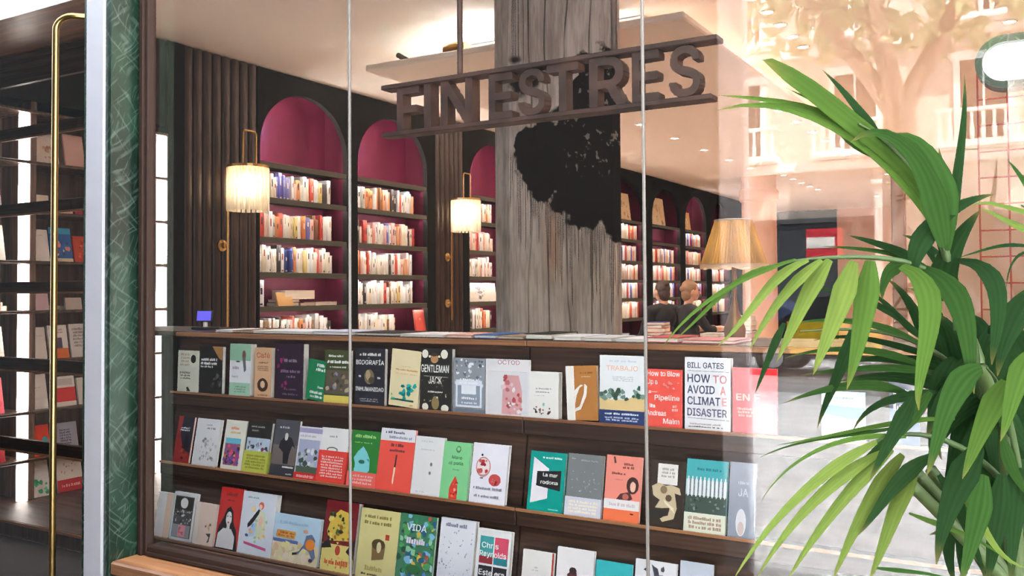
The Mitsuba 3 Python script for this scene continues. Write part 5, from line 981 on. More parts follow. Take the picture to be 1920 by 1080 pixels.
# face-out books leaning on the entrance bookcase (front towards the room)
XE = XW - 0.05
ENT = [  # level, y, width, height, thickness, colour, label, art
    (7, 3.83, .17, .235, .02, 'eee4da', 'white book with pale brown flowers, on the top book shelf right of the light strip', [('n', 1, 16, .3, .1, .95, .6, .12, ['c9a898', 'e0c8ba', 'b58f80'])]),
    (7, 4.05, .16, .25, .016, 'cfa8a0', 'dusty pink book leaning at the right of the top shelf behind the brass handle', [('r', .05, .05, .95, .95, 'd9b4aa')]),
    (6, 3.83, .10, .13, .02, 'f0e6dc', 'small white book with orange marks on the second shelf right of the light strip', [('n', 2, 9, .2, .1, .8, .6, .14, ['e0a878', 'd98a5a'])]),
    (6, 3.96, .15, .095, .02, 'dcb0a4', 'low pink book on the second shelf behind the brass handle', [('r', .1, .2, .9, .8, 'c99a8c')]),
    (6, 4.13, .06, .11, .02, 'a8324c', 'narrow raspberry book on the second shelf beside the marble edge', []),
    (6, 3.44, .14, .20, .02, 'd8b8b4', 'pink and magenta flowered book on the second shelf left of the light strip', [('r', 0, .5, 1, 1, 'c23a66'), ('e', .4, .75, .2, .15, 'e8b84a'), ('r', 0, 0, 1, .4, 'b5a8ac')]),
    (5, 3.82, .115, .235, .014, 'f2eee8', 'plain white book on the third shelf right of the light strip', [('w', .2, .8, .7, .85, 1, 'c9c2ba', 3)]),
    (5, 3.945, .17, .255, .025, '2a5a96', 'blue comic album with red and white figures on the third shelf behind the brass handle', [('n', 4, 18, .15, .1, .9, .6, .12, ['c23a3a', 'e8e4e0', '3a3a4a', 'd98a8a']), ('r', 0, .82, 1, 1, '3f9ac2'), ('r', 0, 0, 1, .1, 'd9c8a8')]),
    (5, 4.13, .10, .20, .02, 'b5442c', 'rust orange book on the third shelf beside the marble edge', [('n', 5, 8, .1, .1, .9, .8, .15, ['d86a3a', '8a2a20'])]),
    (5, 3.42, .19, .25, .02, 'efeae2', 'white book with a fine black sketch on the third shelf left of the light strip', [('n', 6, 12, .1, .15, .5, .5, .06, ['4a4440', '8a827a', 'b5ada5'])]),
    (4, 3.83, .10, .13, .02, 'cfb0b4', 'small mauve book on the fourth shelf right of the light strip', []),
    (4, 4.06, .13, .09, .02, 'b5a8a0', 'low grey book on the fourth shelf behind the brass handle', []),
    (4, 3.42, .16, .16, .02, 'c93a40', 'bright red book on the fourth shelf left of the light strip', [('r', 0, 0, 1, .25, 'eaa8a8')]),
    (3, 3.82, .10, .235, .016, 'f0eae2', 'white book on the fifth shelf just right of the light strip', [('w', .2, .7, .8, .78, 1, 'd0c8c0', 7)]),
    (3, 3.94, .15, .245, .02, 'efe8e2', 'white book with a dark photograph over an orange foot on the fifth shelf', [('r', .25, .3, .7, .62, '4a4458'), ('r', 0, 0, 1, .3, 'd9733a'), ('w', .2, .75, .8, .9, 2, 'b5a8a0', 8)]),
    (3, 4.11, .14, .25, .02, 'dad6d2', 'grey white book with rows of text on the fifth shelf beside the marble edge', [('w', .15, .3, .85, .9, 6, '8a8884', 9)]),
    (3, 3.44, .17, .25, .02, 'f0e9de', 'cream book with a pale brown drawing on the fifth shelf left of the light strip', [('n', 10, 10, .05, .05, .5, .45, .1, ['d0b898', 'e0d0b8'])]),
    (2, 3.82, .11, .25, .03, 'f0ebe6', 'white book on the sixth shelf just right of the light strip', [('w', .2, .6, .6, .66, 1, 'd0c8c0', 11)]),
    (2, 3.98, .17, .22, .03, 'eeeae4', 'white book with a broad red band on the sixth shelf behind the brass handle', [('r', 0, .15, 1, .62, 'cf3c3a'), ('r', .1, .7, .9, .92, 'c9c4c0')]),
    (2, 4.17, .06, .2, .02, 'e2ddd6', 'pale grey book on the sixth shelf beside the marble edge', []),
    (2, 3.40, .21, .25, .02, 'd8606a', 'pinkish red book on the sixth shelf left of the light strip', [('n', 12, 8, .1, .2, .9, .9, .2, ['e0828a', 'c84a58'])]),
    (1, 3.82, .13, .22, .016, 'e8503c', 'orange red book with a teal patch, low right of the light strip', [('e', .75, .42, .2, .2, '5ab0b0')]),
    (1, 4.00, .17, .215, .02, '9fa3b2', 'grey blue book with a grid of figures, low behind the brass handle', [('w', .15, .25, .7, .8, 6, '5a5f78', 13)]),
    (1, 3.42, .2, .15, .02, '8a1f28', 'dark red book on the lowest filled shelf left of the light strip', []),
    (0, 3.80, .15, .29, .016, 'eef0ea', 'white book with a green splash standing on the plinth', [('n', 14, 12, .3, .05, .9, .4, .16, ['2fa870', '1f8a58', '6ac9a0'])]),
    (0, 4.01, .2, .29, .02, 'ece6e0', 'white book with a red paper band standing on the plinth behind the brass handle', [('r', 0, 0, 1, .3, 'b5282e'), ('w', .1, .1, .9, .2, 1, 'e8a8a8', 15), ('n', 16, 10, .2, .45, .8, .8, .07, ['d9b0a8', 'c9a098'])]),
]
for lv, y, w, h, t, c, lab, it in ENT:
    card_book((XE + 0.02, y, ENT_Z[lv] + 0.001), (0, 1, 0), (1, 0, 0), w, h, t, c, 'display_book', lab, 0.2, it)
for y, w, z, h, c, l in ((3.83, .13, 0, .022, 'e8ded0', 'cream book lying on the fourth shelf just right of the light strip'), (3.98, .20, 0, .03, 'c9a868', 'yellow book lying on the fourth shelf behind the brass handle'),
                         (3.45, .2, 0, .035, 'c9b48c', 'tan book lying on the fourth shelf left of the light strip'), (3.44, .18, .036, .025, 'ece6de', 'white book lying on the tan one on the fourth shelf left of the light strip')):
    lying_book(XW - 0.16, y + w / 2, ENT_Z[4] + z, 0.15, w, h, c, l)

# ------------------------------------------------------------------ the two window display racks
ROWG = {1: (2.90, 1.0884, 2.0), 2: (2.84, 0.7685, 11.0), 3: (2.78, 0.4334, 10.0), 4: (2.72, 0.10, 10.0)}


def rack(x0, x1, label):
    t = thing('window_rack', label, 'display rack', 'walnut display racks in the window')
    obj('top', bx(x0, x1, 2.93, 3.46, 1.345, 1.3696, 0.004), 'walnut', t, 'flat top shelf')
    obj('top_edge', bx(x0, x1, 2.922, 2.934, 1.348, 1.3685, 0.003), 'sill_wood', t)
    back = Polygon([(2.951, 1.345), (2.944, 1.06), (2.944, 1.03), (2.930, 1.03), (2.886, 0.77), (2.886, 0.70), (2.872, 0.70), (2.825, 0.44), (2.825, 0.36), (2.81, 0.36), (2.765, 0.10), (2.765, 0.0), (3.44, 0.0), (3.44, 1.345)])
    obj('back_panel', prism_yz(back, x0 + 0.002, x1 - 0.002), 'walnut', t)
    for r, (y, z, a) in ROWG.items():
        k = obj('ledge', cat(bx(x0, x1, y - 0.004, y + 0.09, z - 0.062, z, 0.004)), 'walnut', t)
        obj('ledge_lip', bx(x0, x1, y - 0.009, y - 0.003, z - 0.008, z + 0.003, 0.001), 'sill_wood', t)
    return t


rack(-3.62, -1.680, 'walnut display rack on the left with three ledges of face-out books')
rack(-1.676, 1.25, 'walnut display rack on the right, behind the palm and the reflection')


def display_book(row, x, w, h, t, lean, base, label, items, band, k):
    y, z, tilt = ROWG[row]
    key = thing('window_book', label, 'book')
    a, r = math.radians(tilt), math.radians(lean)
    up = np.array([0, math.sin(a), math.cos(a)])
    bk = np.array([0, math.cos(a), -math.sin(a)])
    ex = np.array([1.0, 0, 0])
    ex2, up2 = ex * math.cos(r) - up * math.sin(r), up * math.cos(r) + ex * math.sin(r)
    dz = 0.001 + (w * math.sin(r) if r > 0 else 0)
    M = frame((x, y + 0.004, z + dz), ex2, bk, up2)
    e = 0.0018
    v = VC().add(bx(0, w, 0, e, 0, h), base).add(bx(0, w, t - e, t, 0, h), base).add(bx(0, e, e, t - e, 0, h), base)
    scene[numbered(key + '__cover')] = v.shape(M)
    scene[numbered(key + '__page_block')] = VC().add(bx(e, w - 0.002, e, t - e, 0.0015, h - 0.0015), 'efe9dc').shape(M)
    if items:
        pr = VC()
        art(pr, items, w, h)
        scene[numbered(key + '__cover_print')] = pr.shape(M)
    if band:
        f, c, ink = band
        b = VC()
        g = 0.0009
        b.add(bx(-g, w * 1.0 + g, -g - 0.0016, 0, -0.0005, h * f), c).add(bx(-g, w + g, t, t + g, -0.0005, h * f), c).add(bx(w, w + g, -g, t + g, -0.0005, h * f), c)
        pr = VC()
        art(pr, [('w', .08, f * .15, .92, f * .85, max(1, int(f * 14)), ink, k + 500)], w, h)
        pv, pf = np.vstack(pr.v), np.vstack(pr.f)
        pv[:, 1] -= 0.0027
        b.v.append(pv)
        b.f.append(pf + b.n)
        b.c.append(np.vstack(pr.c))
        b.n += len(pv)
        kk = numbered(key + '__paper_band')
        scene[kk] = b.shape(M)
        labels[kk] = {'label': 'printed paper band round the foot of the cover'}
    return key


for k, bk_ in enumerate(BOOKS):
    display_book(*bk_, k)

# thin books lying along the top of the racks
FLAT = [(-3.42, -3.31, 'efece6', .010, 'white', 'leftmost of the thin books lying along the rack top'), (-3.30, -3.18, '8a6a54', .010, 'brown', 'second from the left of the thin books along the rack top'),
        (-3.17, -2.81, 'f0ece4', .011, 'long white', 'below the first arched bookcase on the rack top'), (-2.80, -2.58, 'c9ccd8', .014, 'pale grey', 'beside the left glass joint on the rack top'),
        (-2.56, -2.33, '3a3636', .013, 'dark', 'right of the left glass joint on the rack top'), (-2.318, -2.10, 'ece6dc', .010, 'cream', 'below the second arched bookcase on the rack top'),
        (-2.085, -1.965, 'e2a890', .012, 'salmon', 'left of a blue one on the rack top'), (-1.955, -1.85, '3a5a8c', .014, 'blue', 'left of the concrete pillar on the rack top'),
        (-1.845, -1.73, '9a8068', .010, 'light brown', 'at the left foot of the pillar on the rack top'), (-1.722, -1.608, '242322', .022, 'thick black', 'in front of the pillar on the rack top'),
        (-1.60, -1.486, 'e6e4de', .014, 'white', 'between the black book and a grey one on the rack top'), (-1.476, -1.362, 'cfcdc8', .012, 'light grey', 'under the middle of the pillar on the rack top'),
        (-1.348, -1.235, 'dcd8d2', .010, 'off-white', 'at the right foot of the pillar on the rack top'), (-1.228, -1.112, 'b5403a', .018, 'brick red', 'beside the right glass joint on the rack top'), (-1.10, -0.915, 'c97a74', .012, 'rose', 'rightmost of the thin books on the rack top')]
for x0, x1, c, h, n, l in FLAT:
    lying_book((x0 + x1) / 2, 3.10, 1.3697, x1 - x0, 0.22, h, c, f'{n} book {l}')
dv = thing('payment_terminal', 'small dark device with a glowing violet screen at the left end of the rack top', 'card reader')
se = thing('side_counter', 'dark counter continuing the rack top to the left', 'counter')
obj('top', bx(-4.35, -3.625, 2.98, 3.46, 1.345, 1.3696, 0.004), 'walnut', se)
obj('support', bx(-4.33, -3.64, 3.40, 3.44, 0.0, 1.345), 'walnut_up', se)
base_ = bx(-0.05, 0.05, -0.05, 0.05, 0, 0.012, 0.003); base_.apply_translation((-3.735, 3.2, 1.370))
obj('base', base_, 'rubber', dv)
arm_ = cyl((-3.735, 3.2, 1.38), (-3.735, 3.2, 1.41), 0.012, 10)
obj('neck', arm_, 'led_trim', dv)
scr = bx(-0.042, 0.042, -0.006, 0.006, -0.03, 0.03, 0.003)
scr.apply_transform(trimesh.transformations.rotation_matrix(0.45, (0, 0, 1)) @ trimesh.transformations.rotation_matrix(-0.2, (1, 0, 0)))
scr.apply_translation((-3.735, 3.195, 1.437))
obj('casing', scr, 'rubber', dv)
sc2 = bx(-0.037, 0.037, -0.0072, -0.0062, -0.025, 0.025)
sc2.apply_transform(trimesh.transformations.rotation_matrix(0.45, (0, 0, 1)) @ trimesh.transformations.rotation_matrix(-0.2, (1, 0, 0)))
sc2.apply_translation((-3.735, 3.195, 1.437))
obj('screen', sc2, 'lamp_black', dv, 'glowing violet screen', emitter=emit('5a52c8', 1.2))

# ------------------------------------------------------------------ the hanging sign
sg = thing('hanging_sign', 'rust brown metal sign reading FINESTRES hung between two bars inside the window', 'sign')
SY = 2.65
obj('bar', bx(-2.135, -0.848, SY - 0.008, SY + 0.055, 2.305, 2.322, 0.003), 'corten', sg, 'top bar')
obj('bar', bx(-2.132, -0.868, SY - 0.008, SY + 0.055, 2.128, 2.145, 0.003), 'corten', sg, 'bottom bar')
for ch, a, b in (('F', -2.066, -1.965), ('I', -1.942, -1.911), ('N', -1.868, -1.733), ('E', -1.665, -1.570), ('S', -1.546, -1.443), ('T', -1.436, -1.318), ('R', -1.279, -1.152), ('E', -1.129, -1.038), ('S', -1.005, -0.905)):
    m = meshkit.text_mesh(ch, 0.16, 0.05, True) if ch != 'I' else bx(0, 1, 0, 1, 0, 0.05)
    v = np.array(m.vertices)
    v[:, 0] = (v[:, 0] - v[:, 0].min()) / (v[:, 0].max() - v[:, 0].min()) * (b - a) + a
    v[:, 1] = (v[:, 1] - v[:, 1].min()) / (v[:, 1].max() - v[:, 1].min()) * 0.160 + 2.145
    mm = trimesh.Trimesh(np.c_[v[:, 0], SY + 0.05 - v[:, 2], v[:, 1]], m.faces, process=False)
    obj('letter', mm, 'corten', sg, f'letter {ch}', smooth=35)
for x in (-1.80, -1.20):
    obj('rod', cyl((x, SY + 0.025, 2.32), (x, SY + 0.025, 3.64), 0.0105, 10), 'corten', sg, smooth=40)

# ------------------------------------------------------------------ concrete pillar
P1 = np.array(PIL_O); D = np.array(PIL_D); N = np.array([-D[1], D[0]])
P2 = P1 + D * PIL_W
P0 = P1 - D * 0.10 + N * 0.10
P3 = P2 + D * 0.055 + N * 0.08
struct('pillar', prism_xy(Polygon([P0, P1, P2, P3, P3 + N * 0.6, P0 + N * 0.6]), 0, 3.63), 'pillar_concrete', 'board-marked concrete pillar splashed with black paint')
col = struct('pillar', lathe([(0, 0), (0.30, 0), (0.30, 3.1), (0.34, 3.14), (0.34, 3.3), (0.30, 3.34), (0.30, 3.63), (0, 3.63)], 28, (-4.42, 16.0, 0)), 'peach_paint', 'round tan column deep in the shop beside the black opening', smooth=40)

# ------------------------------------------------------------------ downlights
SPOTS = [(-1.79, y, 3.64, 'in the row right of the ceiling raft', 'front') for y in (6.40, 6.78, 7.16, 7.55, 7.92)] + [(x, 4.05, 3.64, 'over the wire grid, ' + w, '') for x, w in ((-0.24, 'on the left'), (0.15, 'in the middle'), (0.55, 'on the right'))] + [(-0.24, 8.03, 3.64, 'alone above the pill-shaped light', '')] + \
        [(-2.30, y, 3.35, 'in the right row under the raft', 'front') for y in (8.4, 9.11, 9.83, 10.55, 11.27, 11.94, 12.6)] + \
        [(-3.77, y, 3.35, 'in the left row under the raft', 'front') for y in (7.05, 8.06, 9.07, 10.11, 11.15, 12.19, 13.22)] + \
        [(-4.13, y, 3.64, 'in the far row beyond the raft', 'front') for y in (16.6, 17.3, 18.0, 18.7, 19.4)] + \
        [(-4.9, 15.6, 3.64, 'alone near the far bookcases', ''), (-3.3, 21.5, 3.64, 'deep in the shop, left of two', ''), (-2.5, 17.5, 3.64, 'alone beyond the raft, above the red sign', ''), (-1.7, 21.5, 3.64, 'deep in the shop, right of two', '')]
DL = emit('ffeedd', 520.0, 0.8)
disc = trimesh.creation.cylinder(radius=0.042, height=0.008, sections=16)
ring = lathe([(0.044, 0.0), (0.058, 0.0), (0.058, -0.006), (0.044, -0.010), (0.044, 0.0)], 20)
ring_d = mikit.ply(ring, 'led_trim')
disc_d = mikit.ply(disc, 'lamp_black', emitter=DL)
count = {}
for x, y, z, where, start in SPOTS:
    count[where] = count.get(where, -1) + 1
    lab = f'small round ceiling spotlight, {ordinal(count[where])} from the {start} {where}' if start else f'small round ceiling spotlight {where}'
    k = thing('downlight', lab, 'ceiling light', 'downlights in the ceiling')
    put('trim_ring', {**ring_d, 'to_world': T().translate([x, y, z])}, k)
    put('lens', {**disc_d, 'to_world': T().translate([x, y, z - 0.0045])}, k)

# ------------------------------------------------------------------ tables, pleated lamp and people deeper in the shop
def table(x0, x1, y0, y1, z, name, label):
    t = thing(name, label, 'table')
    obj('table_top', bx(x0, x1, y0, y1, z - 0.035, z, 0.005), 'walnut', t)
    for x in (x0 + 0.06, x1 - 0.06):
        for y in (y0 + 0.06, y1 - 0.06):
            obj('leg', bx(x - 0.03, x + 0.03, y - 0.03, y + 0.03, 0, z - 0.035, 0.004), 'walnut_up', t)
    obj('apron', cat(bx(x0 + 0.05, x1 - 0.05, y0 + 0.05, y0 + 0.07, z - 0.13, z - 0.035), bx(x0 + 0.05, x1 - 0.05, y1 - 0.07, y1 - 0.05, z - 0.13, z - 0.035)), 'walnut_up', t)
    return t


table(-2.25, -0.75, 5.35, 6.25, 0.95, 'lamp_table', 'dark wooden table carrying the pleated lamp, behind the window rack')
lp = thing('table_lamp', 'tall table lamp with a pleated gold shade and a white scalloped hem, behind the palm', 'table lamp')
LX, LY = -1.77, 5.80
NP = 56
vs, fs, cs = [], [], []
for j, (r, z) in enumerate(((0.118, 2.005), (0.165, 1.86), (0.212, 1.715))):
    for i in range(NP * 2):
        a = i * math.pi / NP
        rr = r * (1 + (0.022 if i % 2 else -0.022))
        vs.append((LX + rr * math.cos(a), LY + rr * math.sin(a), z))
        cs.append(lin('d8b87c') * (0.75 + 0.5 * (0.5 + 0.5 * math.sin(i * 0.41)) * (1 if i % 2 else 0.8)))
for j in range(2):
    for i in range(NP * 2):
        a, b = j * NP * 2 + i, j * NP * 2 + (i + 1) % (NP * 2)
        fs += [(a, a + NP * 2, b + NP * 2), (a, b + NP * 2, b)]
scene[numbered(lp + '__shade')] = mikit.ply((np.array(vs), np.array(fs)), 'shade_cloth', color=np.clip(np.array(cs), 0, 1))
labels[lp + '__shade'] = {'label': 'pleated gold fabric shade'}
hv, hf = [], []
for i in range(97):
    a = i * 2 * math.pi / 96
    dip = 0.022 + 0.012 * abs(math.sin(a * 7))
    for z in (1.722, 1.722 - dip):
        hv.append((LX + 0.217 * math.cos(a), LY + 0.217 * math.sin(a), z))
for i in range(96):
    hf += [(2 * i, 2 * i + 1, 2 * i + 3), (2 * i, 2 * i + 3, 2 * i + 2)]
scene[numbered(lp + '__hem')] = mikit.ply((np.array(hv), np.array(hf)), 'shade_cloth', color=np.tile(lin('f3ead8'), (len(hv), 1)))
labels[lp + '__hem'] = {'label': 'white scalloped hem'}
obj('top_trim', tube([(LX + 0.119 * math.cos(a), LY + 0.119 * math.sin(a), 2.006) for a in np.linspace(0, 2 * math.pi, 33)], 0.006, 6, False), 'led_trim', lp)
obj('base', lathe([(0, 0.951), (0.11, 0.951), (0.11, 0.975), (0.03, 1.0), (0.022, 1.1), (0.06, 1.2), (0.07, 1.3), (0.03, 1.42), (0.015, 1.5), (0.015, 1.72), (0, 1.72)], 24, (LX, LY, 0)), 'dark_brass', lp, smooth=40)
obj('bulb', lathe([(0, 1.76), (0.035, 1.78), (0.04, 1.83), (0, 1.87)], 14, (LX, LY, 0)), 'lamp_black', lp, 'glowing bulb inside the shade', emitter=emit('ffe2bf', 14.0, 1.0))
rnd = random.Random(21)
COLN = [('white', 'f0ece4'), ('pink', 'e2aaa4'), ('cream', 'e9ddc4'), ('navy', '2a3560'), ('red', 'c04a42'), ('grey', 'b5b2ae'), ('sky blue', '8fb4cf')]
WHERE = ['left front', 'middle front', 'right front', 'left rear', 'right rear']
for q, (x, y) in enumerate([(-2.05, 5.55), (-1.45, 5.5), (-1.0, 5.6), (-1.4, 6.0), (-1.0, 6.02)]):
    z = 0.95
    for k in range(rnd.randint(5, 8)):
        cn, ch = COLN[(q * 3 + k * 2) % 7]
        h = rnd.uniform(0.02, 0.045)
        lying_book(x, y, z, 0.15 + rnd.uniform(0, .05), 0.22, h, ch, f'{cn} book, {ordinal(k)} from the bottom of the {WHERE[q]} pile on the lamp table', rnd.uniform(-.2, .2), 'book piles on the lamp table')
        z += h + 0.001
table(-4.05, -2.35, 8.45, 9.35, 0.93, 'display_table', 'dark wooden book table in front of the two people in black')
for q, (x, y) in enumerate([(-3.9, 8.7), (-3.6, 9.1), (-3.3, 8.65), (-3.0, 9.1), (-2.6, 8.8)]):
    z = 0.93
    for k in range(rnd.randint(5, 9)):
        cn, ch = COLN[(q * 2 + k * 3 + 1) % 7]
        h = rnd.uniform(0.025, 0.05)
        lying_book(x, y, z, 0.16 + rnd.uniform(0, .05), 0.23, h, ch, f'{cn} book, {ordinal(k)} from bottom, {["first", "second", "third", "fourth", "fifth"][q]} pile from left on the table by the people', rnd.uniform(-.2, .2), 'book piles on the table by the people')
        z += h + 0.001


def limb(pts, rads):
    out = []
    for (a, ra), (b, rb) in zip(zip(pts, rads), list(zip(pts, rads))[1:]):
        s1 = m3.Manifold.sphere(ra, 16).translate(tuple(a))
        s2 = m3.Manifold.sphere(rb, 16).translate(tuple(b))
        out.append(m3.Manifold.batch_hull([s1, s2]))
    return out


def finish(parts, ref=0.03, it=8):
    m = m3.Manifold.batch_boolean(parts, m3.OpType.Add).refine_to_length(ref).to_mesh()
    t = trimesh.Trimesh(m.vert_properties[:, :3], m.tri_verts)
    trimesh.smoothing.filter_taubin(t, iterations=it)
    return t


def ell(c, r):
    return m3.Manifold.sphere(1, 32).scale(tuple(r)).translate(tuple(c))


def person(o, yaw, label, hair, head_yaw, arms, bun):
    """A standing figure; local +y is forward, +x its right-hand side from behind."""
    t = thing('person', label, 'person')
    A = lambda m: m.apply_transform(T4) or m
    T4 = trimesh.transformations.translation_matrix(o) @ trimesh.transformations.rotation_matrix(yaw, (0, 0, 1))
    HC = np.array([0, 0.03, 1.545])
    body = []
    body += limb([(0, -0.01, 1.30), (0, 0.0, 1.40), HC - [0, 0.01, 0.03]], [0.075, 0.05, 0.055])
    body += [ell(HC + [0, 0.0, 0.01], (0.074, 0.092, 0.108)), ell(HC + [0, 0.035, -0.06], (0.05, 0.055, 0.05))]
    body += limb([HC + [0, 0.09, 0.01], HC + [0, 0.108, -0.022]], [0.010, 0.014])
    body += [ell(HC + [s * 0.076, -0.005, -0.01], (0.012, 0.022, 0.032)) for s in (-1, 1)]
    hands = []
    for sh, elb, wr in arms:
        body += limb([elb, wr], [0.038, 0.026])
        w, e = np.array(wr, float), np.array(elb, float)
        d = (w - e) / np.linalg.norm(w - e)
        side = np.cross(d, (0, 0, 1)); side /= np.linalg.norm(side)
        palm = w + d * 0.055
        body += [m3.Manifold.batch_hull([m3.Manifold.sphere(0.016, 12).translate(tuple(w + side * s * 0.016 + d * k)) for s in (-1, 1) for k in (0.01, 0.085)])]
        for i, (off, ln) in enumerate(((-0.03, 0.062), (-0.01, 0.075), (0.01, 0.07), (0.03, 0.055))):
            b0 = w + d * 0.085 + side * off * 0.85
            b1 = b0 + d * ln * 0.55 - np.array([0, 0, ln * 0.15])
            b2 = b1 + d * ln * 0.35 - np.array([0, 0, ln * 0.4])
            body += limb([b0, b1, b2], [0.009, 0.0085, 0.0075])
        body += limb([w + d * 0.03 - side * 0.02, w + d * 0.06 - side * 0.048, w + d * 0.09 - side * 0.05], [0.012, 0.010, 0.008])
    sk = finish(body, 0.012, 6)
    obj('body', A(sk), 'skin', t, 'bare skin of head, forearms and hands', smooth=True)
    cl = [ell((0, 0, 1.25), (0.165, 0.105, 0.17)), ell((0, 0.0, 1.05), (0.145, 0.10, 0.17)), ell((0, -0.01, 0.92), (0.17, 0.12, 0.14))]
    for s in (-1, 1):
        cl += limb([(s * 0.09, 0, 0.90), (s * 0.095, 0.02, 0.50), (s * 0.10, -0.01, 0.09)], [0.092, 0.062, 0.046])
    for sh, elb, wr in arms:
        mid = np.array(elb) * 0.75 + np.array(wr) * 0.25
        cl += limb([(0.05 * np.sign(sh[0]), 0, 1.34), sh, elb, mid], [0.07, 0.066, 0.048, 0.045])
    obj('clothes', A(finish(cl, 0.03, 8)), 'black_cloth', t, 'black top and trousers', smooth=True)
    for s in (-1, 1):
        obj('shoe', A(finish(limb([(s * 0.10, -0.04, 0.045), (s * 0.105, 0.15, 0.035)], [0.045, 0.035]), 0.02, 3)), 'rubber', t, smooth=True)
    hr = [ell(HC + [0, -0.018, 0.035], (0.083, 0.092, 0.098)), ell(HC + [0, -0.05, -0.03], (0.07, 0.06, 0.09))]
    cut = m3.Manifold.cube((0.3, 0.2, 0.19), True).translate(tuple(HC + [0, 0.145, -0.045]))
    hr = [m3.Manifold.batch_boolean(hr, m3.OpType.Add) - cut]
    hr += [ell(HC + np.array(bun), (0.045, 0.045, 0.04))]
    m = finish(hr, 0.015, 4)
    v = np.array(m.vertices)
    m.vertices = v + m.vertex_normals * ((meshkit.fbm(v * np.array([60, 60, 25]), 3) - 0.5) * 0.012)[:, None]
    obj('hair', A(m), hair, t, smooth=True)
    for s in (-1, 1):
        obj('eye', A(trimesh.Trimesh(*(lambda q: (q.vertices + HC + [s * 0.03, 0.083, 0.012], q.faces))(trimesh.creation.icosphere(2, 0.012)))), 'rubber', t)
    obj('mouth', A(bx(-0.022, 0.022, 0.082, 0.0925, 1.545 - 0.066, 1.545 - 0.06, 0.002)), 'red_metal', t)
    return t


person((-3.86, 9.92, 0), math.radians(58), 'person in black with dark tied-up hair, standing just right of the pillar', 'hair_dark', 0,
       [((0.19, 0, 1.32), (0.24, 0.10, 1.08), (0.16, 0.33, 1.05)), ((-0.19, 0, 1.32), (-0.25, 0.06, 1.06), (-0.16, 0.30, 1.00))], (0.0, -0.075, 0.085))
person((-3.50, 9.75, 0), math.radians(-48), 'person in black with light brown hair, stretching a bare forearm to the right', 'hair_light', 0,
       [((0.19, 0, 1.32), (0.23, 0.14, 1.12), (0.16, 0.38, 1.13)), ((-0.19, 0, 1.32), (-0.24, 0.13, 1.11), (-0.15, 0.37, 1.13))], (0.0, -0.085, 0.03))

# ------------------------------------------------------------------ red wire grid and the pill-shaped light at the right
gr = thing('wire_grid', 'red metal wire grid panel standing before the peach wall at the right edge', 'grid panel')
GX = [-0.218 + 0.095 * k for k in range(14)]
for x in GX:
    obj('upright_wire', cyl((x, 3.70, 0.02), (x, 3.70, 2.34), 0.0035, 6), 'red_metal', gr)
for k in range(25):
    z = 2.335 - 0.0955 * k
    obj('cross_wire', cyl((GX[0], 3.706, z), (GX[-1], 3.706, z), 0.003, 6), 'red_metal', gr)
for x in (GX[3], GX[11]):
    obj('foot', bx(x - 0.02, x + 0.02, 3.5, 3.9, 0.0, 0.02, 0.004), 'red_metal', gr)
pw = thing('pill_light', 'white glowing pill-shaped light with a green marble rim at the top right', 'wall light')
def stadium(x0, x1, z0, z1):
    r = (z1 - z0) / 2
    return shapely.LineString([(x0 + r, (z0 + z1) / 2), (x1 - r, (z0 + z1) / 2)]).buffer(r, quad_segs=12)
outer, inner = stadium(-0.205, 0.36, 2.208, 2.385), stadium(-0.183, 0.338, 2.232, 2.361)
obj('rim', prism_xz(outer.difference(inner), 3.37, 3.45), 'green_marble', pw, 'green marble rim')
obj('panel', prism_xz(inner, 3.40, 3.44), 'lamp_black', pw, 'glowing white panel', emitter=emit('f4f6fa', 1.6))
obj('hanger', cyl((-0.05, 3.41, 2.38), (-0.05, 3.41, 3.64), 0.006, 8), 'iron', pw)
obj('hanger', cyl((0.22, 3.41, 2.38), (0.22, 3.41, 3.64), 0.006, 8), 'iron', pw)

# ------------------------------------------------------------------ the palm outside the window
palm = thing('potted_palm', 'large green kentia palm with arching fronds in front of the window at the right', 'palm')
TONE = {'a': '3f5826', 'b': '2a4420', 'c': '1d321b', 'd': '5c6e34', 'e': '3f5826'}


